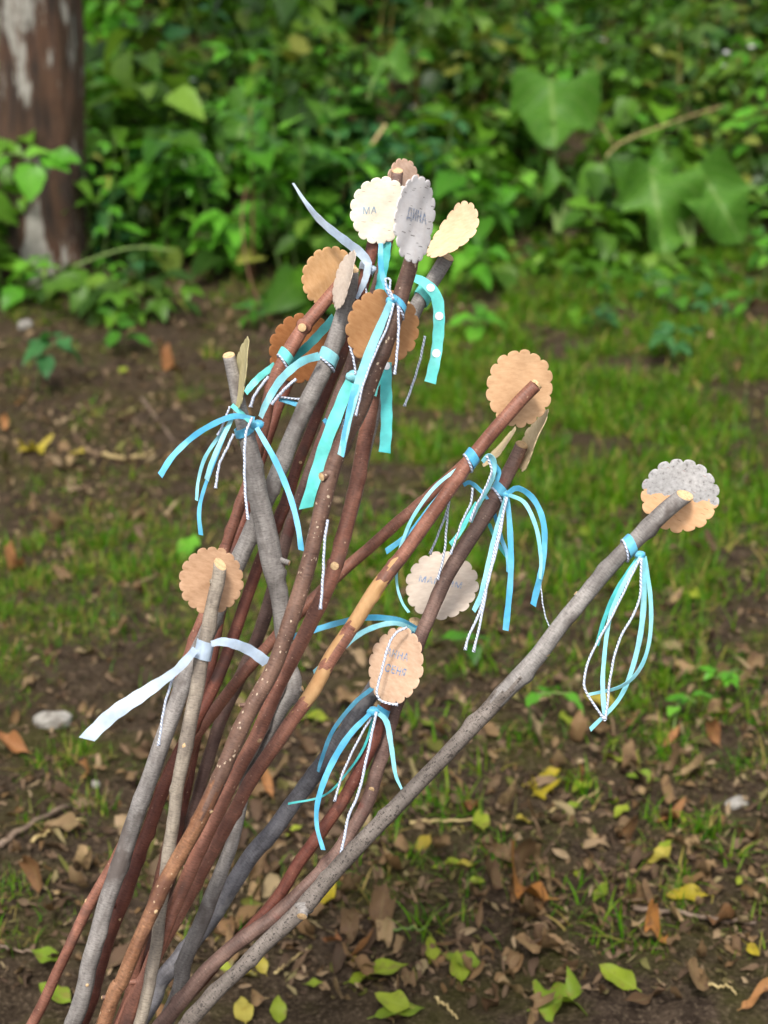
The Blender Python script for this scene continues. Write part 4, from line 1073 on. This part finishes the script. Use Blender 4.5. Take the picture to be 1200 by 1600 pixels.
b.twine([(738, 762), (736, 785), (722, 815), (714, 838), (704, 866)], (.012, .02)); b.twine([(702, 775), (698, 800), (672, 866)], (.014, .03)); b.twine([(702, 775), (698, 820), (694, 865), (684, 906)], (.014, .03))

# --- 3 dark brown stick, tag edge-on
c = Stick('purple brown stick whose tag is seen edge on, right of the tan tag', [(818, 690, 26), (795, 740, 28), (765, 795, 30), (720, 862, 30), (690, 915, 28), (665, 975, 28), (642, 1040, 27), (618, 1110, 27), (592, 1195, 28), (577, 1248, 28), (547, 1300, 27), (515, 1345, 27), (430, 1430, 28), (350, 1492, 29), (262, 1588, 30)], 1.33, 1.36, -230, 'purple', 3)
c.tag(836, 688, 53, 'cream_edge', -.004, -.2, .40, 0, .15, 0, (), 18, 'cream scalloped tag seen edge on')
c.band(778, 768, 14, 'blue', .5, twine=True)
c.knot(792, 773, 7, 'blue')
c.ribbon([(793, 771, 9), (810, 763, 10), (835, 782, 11), (850, 822, 11), (848, 880, 11), (833, 946, 12)], 'blue', (-.014, -.01), .4)
c.ribbon([(795, 773, 7), (820, 786, 8), (838, 825, 8), (845, 870, 7), (844, 905, 5)], 'aqua', (-.018, -.012), .3)
c.twine([(844, 900), (847, 935), (852, 962), (863, 992)], (-.012, -.008), 2.6, 'twine', False)
c.ribbon([(791, 776, 9), (775, 835, 12), (762, 890, 12), (752, 930, 11), (740, 955, 9)], 'aqua', (-.016, -.016), .25)
c.ribbon([(793, 779, 8), (797, 830, 11), (798, 900, 11), (790, 985, 12)], 'blue', (-.012, -.012), .2, 0, (), 0, 'ribbon_tail', .1)
c.ribbon([(772, 800, 7), (783, 840, 8), (793, 868, 8), (795, 895, 8)], 'blue', (.016, .0), .4); c.ribbon([(764, 818, 7), (778, 850, 7), (794, 872, 7)], 'deepteal', (.016, .005), .4)
c.twine([(791, 776), (780, 840), (765, 900), (748, 960), (733, 992), (727, 1016)], (-.02, -.02), 5); c.twine([(792, 778), (775, 850), (762, 910), (752, 965), (740, 1019)], (-.02, -.02), 5)
c.stub(566, 1222, -.3, .5, .9, 2, 7)

# --- 4 dark red stick with the rose tag and two stamped words
d4 = Stick('dark red stick topped by an oval looking rose tan tag crossed by twine', [(618, 1045, 20), (602, 1100, 22), (588, 1148, 22), (572, 1185, 23), (543, 1240, 25), (513, 1285, 25), (473, 1338, 25), (420, 1420, 25), (350, 1492, 25), (290, 1560, 25)], 1.318, 1.42, -200, 'darkred', 4)
d4.tag(619, 1040, 62, 'rose', -.013, -.68, .20, .2, .03, 0, (('АННА', .10, .24, .27, -.55, 'ink'), ('СЕНЯ', -.02, -.14, .27, -.55, 'ink')), 18, 'rose tan scalloped tag with two faded blue stamped words')
d4.knot(583, 1112, 9, 'blue')
d4.band(598, 1112, 11, 'blue', .4, twine=False)
d4.ribbon([(581, 1112, 8), (545, 1150, 12), (515, 1200, 12), (497, 1250, 10), (495, 1290, 8), (505, 1328, 8)], 'blue', (-.014, -.012), .35)
d4.ribbon([(589, 1112, 9), (604, 1128, 11), (612, 1170, 9), (618, 1210, 7), (630, 1238, 4)], 'aqua', (-.014, -.014), .35)
d4.ribbon([(584, 1114, 4), (572, 1160, 5), (548, 1200, 4), (508, 1242, 4), (450, 1256, 4)], 'deepteal', (-.004, .01), .3)
d4.twine([(588, 1112), (575, 1175), (560, 1240), (545, 1275), (532, 1340)], (-.018, -.024), 5.4); d4.twine([(584, 1114), (558, 1160), (535, 1210), (523, 1252)], (-.01, -.005))
d4.twine([(636, 980), (618, 990), (606, 1012), (596, 1050), (589, 1078), (592, 1092), (606, 1099), (622, 1101)], (-.026, -.026), 4.8)

# --- 5 dark grey stick, pale tag
e5 = Stick('dark grey stick behind the others with a pale round tag stamped in blue', [(655, 968, 32), (610, 1035, 33), (563, 1108, 34), (503, 1196, 34), (437, 1284, 34), (382, 1350, 34), (345, 1412, 34), (303, 1470, 34), (253, 1532, 33), (222, 1590, 33)], 1.40, 1.44, -120, 'darkgrey', 5)
e5.tag(690, 915, 58, 'pale', -.016, -.92, 1.2, .1, .05, 1.5, (('МАКСИМ', -.02, .08, .25, -.32, 'ink'),), 17, 'pale pinkish scalloped tag with blue stamped letters')
e5.knot(653, 985, 8, 'blue', -.02)
e5.band(640, 992, 12, 'blue', .3, twine=False)
e5.ribbon([(655, 986, 10), (625, 970, 11), (580, 965, 11), (530, 973, 11), (457, 995, 11)], 'blue', (-.02, -.05), .3, .2)
e5.ribbon([(650, 985, 8), (620, 974, 9), (590, 978, 10), (560, 992, 10), (530, 1018, 9), (490, 1051, 9)], 'aqua', (-.022, -.05), .3)
e5.ribbon([(640, 1000, 7), (592, 1065, 8), (555, 1097, 8), (520, 1142, 8), (502, 1188, 7), (497, 1206, 5)], 'blue', (-.03, -.02), .3)

# --- 6 brown dotted stick in the front middle
f6 = Stick('dark brown pale-dotted stick with flaking orange bark low and grey birch tag', [(645, 392, 29), (641, 412, 31), (636, 430, 32), (600, 540, 33), (562, 640, 33), (528, 712, 33), (506, 785, 32), (488, 860, 33), (466, 930, 33), (432, 1030, 32), (400, 1092, 33), (365, 1165, 31), (322, 1265, 31), (272, 1352, 30), (228, 1440, 29), (192, 1530, 30), (165, 1592, 30)], 1.22, 1.25, -60, 'brown', 6, 'orange')
f6.tag(648, 343, 68, 'lilac', -.022, .47, .08, .12, .06, 1.2, (('ДИНА', .06, .06, .34, -.40, 'ink'),), 19, 'grey birch bark tag with dark dashes and a blue stamped name')
f6.band(622, 474, 10, 'blue', .7, twine=True); f6.knot(612, 469, 8, 'blue')
f6.ribbon([(595, 380, 9), (595, 415, 10), (603, 448, 9), (614, 468, 8)], 'blue', (-.004, -.012), .4)
f6.twine([(613, 468), (604, 450), (603, 436), (610, 438), (609, 452), (615, 468)], (-.014, -.016), 4)
f6.ribbon([(611, 471, 12), (590, 520, 16), (568, 575, 17), (548, 640, 14), (532, 712, 12)], 'aqua', (-.016, -.02), .3)
f6.ribbon([(609, 474, 7), (585, 522, 8), (566, 568, 7), (557, 602, 6)], 'teal', (-.012, -.006), .3)
f6.ribbon([(556, 600, 12), (546, 645, 13), (533, 712, 11)], 'blue', (-.021, -.022), .2)
f6.twine([(615, 474), (606, 508), (585, 555), (568, 600), (556, 650)], (-.02, -.02), 4); f6.twine([(622, 478), (623, 510), (621, 545), (617, 585)], (-.019, -.019), 4.6)
f6.stub(512, 738, -.85, .35, .75, 9, 10); f6.stub(392, 1098, -1, .05, .15, 8, 5); f6.stub(327, 1262, .5, .5, .6, 0, 5); f6.stub(236, 1415, .6, .2, .8, 1, 5); f6.stub(168, 1555, -1, -.1, .3, 4, 5)
f6.peel(1085, 1122, .52, .68, 'peeled')
f6.twine([(512, 812), (507, 850), (505, 895), (501, 952)], (-.02, -.02), 5)

# --- 7 red speckled stick
g7 = Stick('red brown stick with pale specks beside the dotted stick, brown tag behind it', [(636, 470, 18), (612, 520, 24), (588, 590, 29), (572, 680, 30), (548, 790, 30), (521, 890, 30), (490, 965, 30), (442, 1060, 29), (400, 1150, 29), (352, 1240, 29), (302, 1350, 30), (270, 1425, 30), (232, 1520, 31), (200, 1590, 31)], 1.262, 1.285, -70, 'red', 7)
g7.tag(597, 513, 61, 'brown', -.016, .95, .3, 0, .05, 0, (), 17, 'plain brown scalloped tag')
g7.ribbon([(604, 566, 20), (603, 600, 22), (604, 660, 22), (601, 707, 22)], 'deepteal', (-.012, -.012), .2, 0, ((602, 573, 6),), 0, 'ribbon_tail', .08)
g7.ribbon([(594, 595, 9), (588, 604, 9), (585, 618, 9)], 'teal', (-.010, -.010), .2)
g7.stub(521, 882, -.05, .2, 1, 1, 10); g7.stub(400, 1150, .4, .3, .5, 0, 6); g7.stub(228, 1535, -1, .02, .25, 16, 6); g7.stub(302, 1350, -1, .2, .2, 2, 5)

# --- 8 red stick leaning right behind
h8 = Stick('thin red brown stick leaning right behind the peeled stick', [(762, 690, 20), (690, 756, 22), (640, 800, 23), (560, 872, 24), (500, 925, 24), (440, 985, 24), (385, 1048, 23), (330, 1118, 23), (300, 1165, 23), (280, 1230, 23), (255, 1350, 23), (215, 1500, 23), (190, 1590, 23)], 1.365, 1.46, -40, 'red', 8)
h8.tag(782, 700, 40, 'cream_edge', -.004, -.14, .7, 0, .1, 0, (), 17, 'small cream tag seen edge on behind the peeled stick')

# --- 9 crooked grey stick leaning left
i9 = Stick('crooked grey stick with pale cut tip leaning left, hung with curving blue ribbons', [(357, 552, 25), (366, 600, 27), (378, 655, 31), (396, 730, 36), (410, 800, 41), (424, 860, 44), (434, 920, 36), (440, 970, 34), (447, 1030, 32), (458, 1075, 32), (441, 1105, 30), (418, 1150, 25), (398, 1190, 24), (382, 1235, 24), (366, 1308, 26), (345, 1360, 28), (320, 1425, 30), (290, 1500, 31), (268, 1580, 32)], 1.27, 1.42, 0, 'grey', 9, None, .35)
i9.tag(379, 584, 58, 'olive', -.010, -.15, .14, 0, .06, 0, (), 18, 'olive cream tag seen edge on')
i9.band(383, 674, 13, 'blue', -.3, twine=False); i9.knot(402, 664, 9, 'blue')
i9.ribbon([(398, 655, 9), (362, 651, 11), (312, 675, 11), (272, 710, 11), (250, 743, 12)], 'blue', (-.02, -.03), .3, -.2)
i9.ribbon([(362, 633, 9), (376, 645, 9), (392, 660, 8)], 'teal', (-.02, -.018), .2)
i9.ribbon([(362, 655, 8), (345, 690, 9), (330, 725, 9), (323, 750, 9)], 'aqua', (-.018, -.02), .3)
i9.ribbon([(352, 668, 6), (322, 712, 7), (310, 750, 6), (307, 782, 6)], 'aqua', (-.014, -.012), .3)
i9.ribbon([(358, 662, 7), (335, 720, 7), (317, 770, 7), (311, 802, 8), (314, 836, 8)], 'blue', (-.012, -.01), .3)
i9.twine([(365, 678), (355, 700), (344, 722), (340, 740), (337, 763)], (-.016, -.016), 5); i9.twine([(394, 652), (384, 680), (382, 730), (384, 780), (388, 812)], (-.026, -.03), 5)
i9.ribbon([(401, 668, 9), (430, 720, 11), (453, 775, 11), (465, 820, 10), (471, 860, 10)], 'blue', (-.022, -.05), .35)
i9.twine([(359, 635), (350, 660), (340, 680)], (-.016, -.014), 4)
i9.stub(440, 868, 1, .35, .3, 12, 6, 'knot'); i9.stub(455, 1082, .9, -.3, .3, 5, 7)

# --- 10 long smooth grey stick
j10 = Stick('long smooth grey stick down the left side with a teal ribbon near its top', [(552, 415, 30), (545, 460, 32), (515, 555, 34), (487, 612, 34), (453, 690, 34), (427, 757, 34), (388, 845, 36), (350, 925, 36), (312, 1010, 34), (285, 1068, 34), (258, 1150, 34), (226, 1240, 34), (201, 1310, 34), (180, 1370, 34), (160, 1430, 34), (140, 1500, 33), (118, 1588, 33)], 1.32, 1.36, -120, 'grey', 10)
j10.tag(540, 438, 48, 'pale', -.020, -.26, .28, 0, .1, 0, (), 18, 'cream scalloped tag seen nearly edge on')
j10.band(513, 562, 18, 'aqua', .35); j10.ribbon([(499, 556, 15), (470, 566, 15), (440, 592, 15), (418, 626, 13), (407, 652, 10)], 'aqua', (-.016, -.03), .3)
j10.twine([(463, 592), (448, 605), (432, 622), (424, 632)], (-.03, -.03), 6)
j10.stub(198, 1315, .2, .1, .9, -3, 5); j10.stub(128, 1532, .3, .1, .9, 0, 4)

# --- 11 short grey stick with the pale ribbon
k11 = Stick('grey brown stick with wide pale blue ribbon and brown tag at its tip', [(344, 874, 25), (341, 910, 28), (332, 950, 27), (320, 1010, 28), (307, 1075, 29), (292, 1150, 29), (279, 1222, 27), (270, 1296, 26), (262, 1348, 26), (253, 1402, 25), (245, 1465, 25), (236, 1520, 25), (222, 1588, 25)], 1.24, 1.30, 60, 'greybrown', 11, None, .8, -.6)
k11.tag(331, 907, 53, 'nut', .012, .95, .2, 0, -.05, .2, (), 18, 'nut brown scalloped tag')
k11.band(318, 1013, 29, 'pale', .12, twine=False, rad=1.14)
k11.ribbon([(330, 1006, 11), (352, 1003, 17), (388, 1015, 20), (418, 1036, 22)], 'pale', (-.012, .004), .3)
k11.ribbon([(306, 1014, 14), (285, 1038, 17), (270, 1052, 16), (225, 1083, 25), (175, 1117, 28), (135, 1155, 26)], 'pale', (-.012, -.03), .35, .1, (), 0, 'ribbon_tail', -.6)
k11.twine([(300, 1016), (275, 1050), (262, 1085), (255, 1115), (248, 1165)], (-.012, -.006), 5)
k11.stub(293, 1162, .15, .15, 1, 0, 8); k11.stub(262, 1346, .1, .5, .8, -2, 6); k11.stub(338, 908, -1, .1, .2, 2, 7)
k11.ribbon([(436, 1030, 9), (440, 1046, 10), (433, 1068, 9)], 'pale', (.03, .03), .3)

# --- 13 red-brown stick with the orange tag
l13 = Stick('red brown stick with orange tag and a pale cut knot just below it', [(532, 442, 24), (500, 480, 26), (470, 518, 27), (440, 570, 27), (424, 612, 25), (412, 670, 24), (395, 735, 23), (374, 790, 23), (354, 850, 22), (330, 930, 22), (290, 1040, 22), (250, 1170, 22), (192, 1320, 22), (146, 1402, 22), (96, 1506, 22), (52, 1596, 22)], 1.335, 1.41, -240, 'red', 13)
l13.tag(514, 432, 48, 'orange', .012, .88, .5, 0, .05, 0, (), 17, 'orange scalloped wooden tag')
l13.band(440, 557, 15, 'teal', .5)
l13.ribbon([(452, 566, 12), (475, 546, 16), (497, 524, 17), (522, 496, 16)], 'deepteal', (.012, .016), .25); l13.ribbon([(430, 570, 12), (408, 587, 13), (393, 602, 13), (384, 614, 10)], 'teal', (.006, .0), .3)
l13.twine([(420, 588), (406, 606), (396, 622), (392, 636)], (-.002, .002), 6); l13.ribbon([(436, 624, 7), (452, 628, 9), (470, 634, 9)], 'blue', (.012, .016), .4); l13.twine([(410, 628), (422, 617), (434, 620), (450, 622), (468, 624)], (.006, .014), 4)
l13.stub(474, 509, -.25, .3, .95, 4, 10); l13.stub(140, 1410, -.6, -.3, .3, 0, 5)

# --- 14 long red stick, white tag
m14 = Stick('long red stick running from the white stamped tag down to the lower left', [(588, 360, 24), (578, 400, 25), (560, 472, 24), (540, 537, 23), (520, 590, 22), (497, 647, 22), (470, 712, 23), (447, 780, 24), (428, 825, 24), (403, 885, 24), (387, 932, 24), (368, 990, 24), (333, 1075, 25), (300, 1135, 25), (268, 1200, 26), (245, 1258, 27), (220, 1330, 27), (195, 1400, 28), (170, 1468, 28), (149, 1533, 28), (130, 1592, 28)], 1.34, 1.40, -110, 'darkred', 14)
m14.tag(595, 329, 53, 'white', -.014, .9, .4, .1, .05, .8, (('МА', -.36, .06, .28, -.12, 'inkpale'),), 17, 'white birch bark tag with pale blue stamped letters')
m14.ribbon([(577, 414, 14), (566, 398, 18), (545, 381, 17), (502, 346, 13), (478, 317, 8), (458, 286, 4)], 'pale', (-.016, -.03), .5)
m14.ribbon([(576, 410, 13), (572, 432, 13), (565, 450, 10), (557, 467, 5)], 'pale', (-.018, -.02), .2); m14.knot(580, 421, 7, 'pale'); m14.twine([(572, 432), (571, 445), (573, 462)], (-.016, -.016), 3.5)
m14.band(577, 420, 12, 'pale', .4, twine=False)
m14.stub(186, 1412, -.7, -.1, .6, 5, 6); m14.stub(463, 722, .3, .3, .9, 0, 4); m14.stub(188, 1432, .4, .3, .9, -2, 6)

# --- 15 purple-brown stick behind, tip at the very top
n15 = Stick('purple brown stick rising behind the white tag to the very top of the bundle', [(622, 262, 24), (614, 320, 24), (600, 400, 24), (580, 475, 24), (548, 570, 23), (514, 660, 23), (484, 738, 24), (460, 797, 24), (446, 845, 25), (417, 955, 26), (398, 1010, 26), (350, 1115, 25), (328, 1175, 25), (311, 1235, 24), (291, 1296, 24), (276, 1340, 24), (250, 1430, 24), (230, 1510, 24), (208, 1590, 24)], 1.385, 1.48, -20, 'purple', 15)
n15.tag(628, 288, 40, 'pink', .012, .66, .1, 0, .05, 0, (), 16, 'small pinkish scalloped tag at the very top')
n15.ribbon([(604, 378, 17), (602, 400, 18), (597, 430, 17), (592, 458, 16)], 'deepteal', (-.05, -.05), .2)
n15.ribbon([(549, 588, 15), (535, 625, 22), (508, 695, 23), (478, 794, 22)], 'teal', (-.09, -.09), .2, 0, (), 0, 'ribbon_tail', -.5); n15.knot(552, 588, 10, 'aqua', -.09)
n15.twine([(537, 655), (528, 690), (512, 732)], (-.08, -.08), 4.5); n15.twine([(546, 540), (552, 560), (556, 585)], (-.09, -.09), 4); n15.ribbon([(506, 655, 8), (510, 660, 9), (514, 668, 8)], 'blue', (-.02, -.02), .2)

# --- 16 grey stick at the top right with the polka-dot ribbon
o16 = Stick('grey stick at bundle top right with polka dot teal ribbon and cream tag', [(700, 395, 30), (675, 440, 30), (645, 492, 30), (602, 592, 27), (574, 690, 25), (548, 800, 25), (522, 890, 25), (490, 968, 25), (442, 1064, 25), (400, 1155, 25), (352, 1245, 25), (302, 1355, 25), (235, 1520, 25), (205, 1590, 25)], 1.31, 1.33, -50, 'grey', 16)
o16.tag(710, 366, 54, 'peach', -.018, -.46, .72, .3, .25, .6, (), 16, 'cream peach tag turned half away from view')
o16.ribbon([(647, 434, 14), (664, 442, 19), (682, 464, 22), (686, 500, 22), (682, 550, 21), (672, 598, 22)], 'teal', (-.018, -.02), .25, 0, ((674, 449, 6.5), (682, 497, 6.5), (680, 553, 6.5)), 0, 'ribbon_tail', .08)
o16.band(662, 462, 14, 'teal', .5, twine=False)
o16.twine([(664, 525), (657, 560), (645, 600), (632, 635)], (-.015, -.015), 4.6)

# --- 17 stick at the back with the dark brown tag
p17 = Stick('thin red stick at the back carrying a dark brown tag mostly hidden by others', [(478, 540, 20), (450, 600, 20), (425, 665, 20), (402, 735, 20), (384, 800, 21), (364, 870, 21), (345, 960, 21), (325, 1060, 21), (305, 1160, 22), (288, 1250, 22), (262, 1370, 22), (237, 1476, 22), (215, 1520, 23), (196, 1590, 23)], 1.40, 1.46, -60, 'darkred', 17)
p17.tag(472, 544, 56, 'dark', -.012, .92, .6, 0, .05, 0, (), 17, 'dark brown scalloped tag behind the two banded sticks')
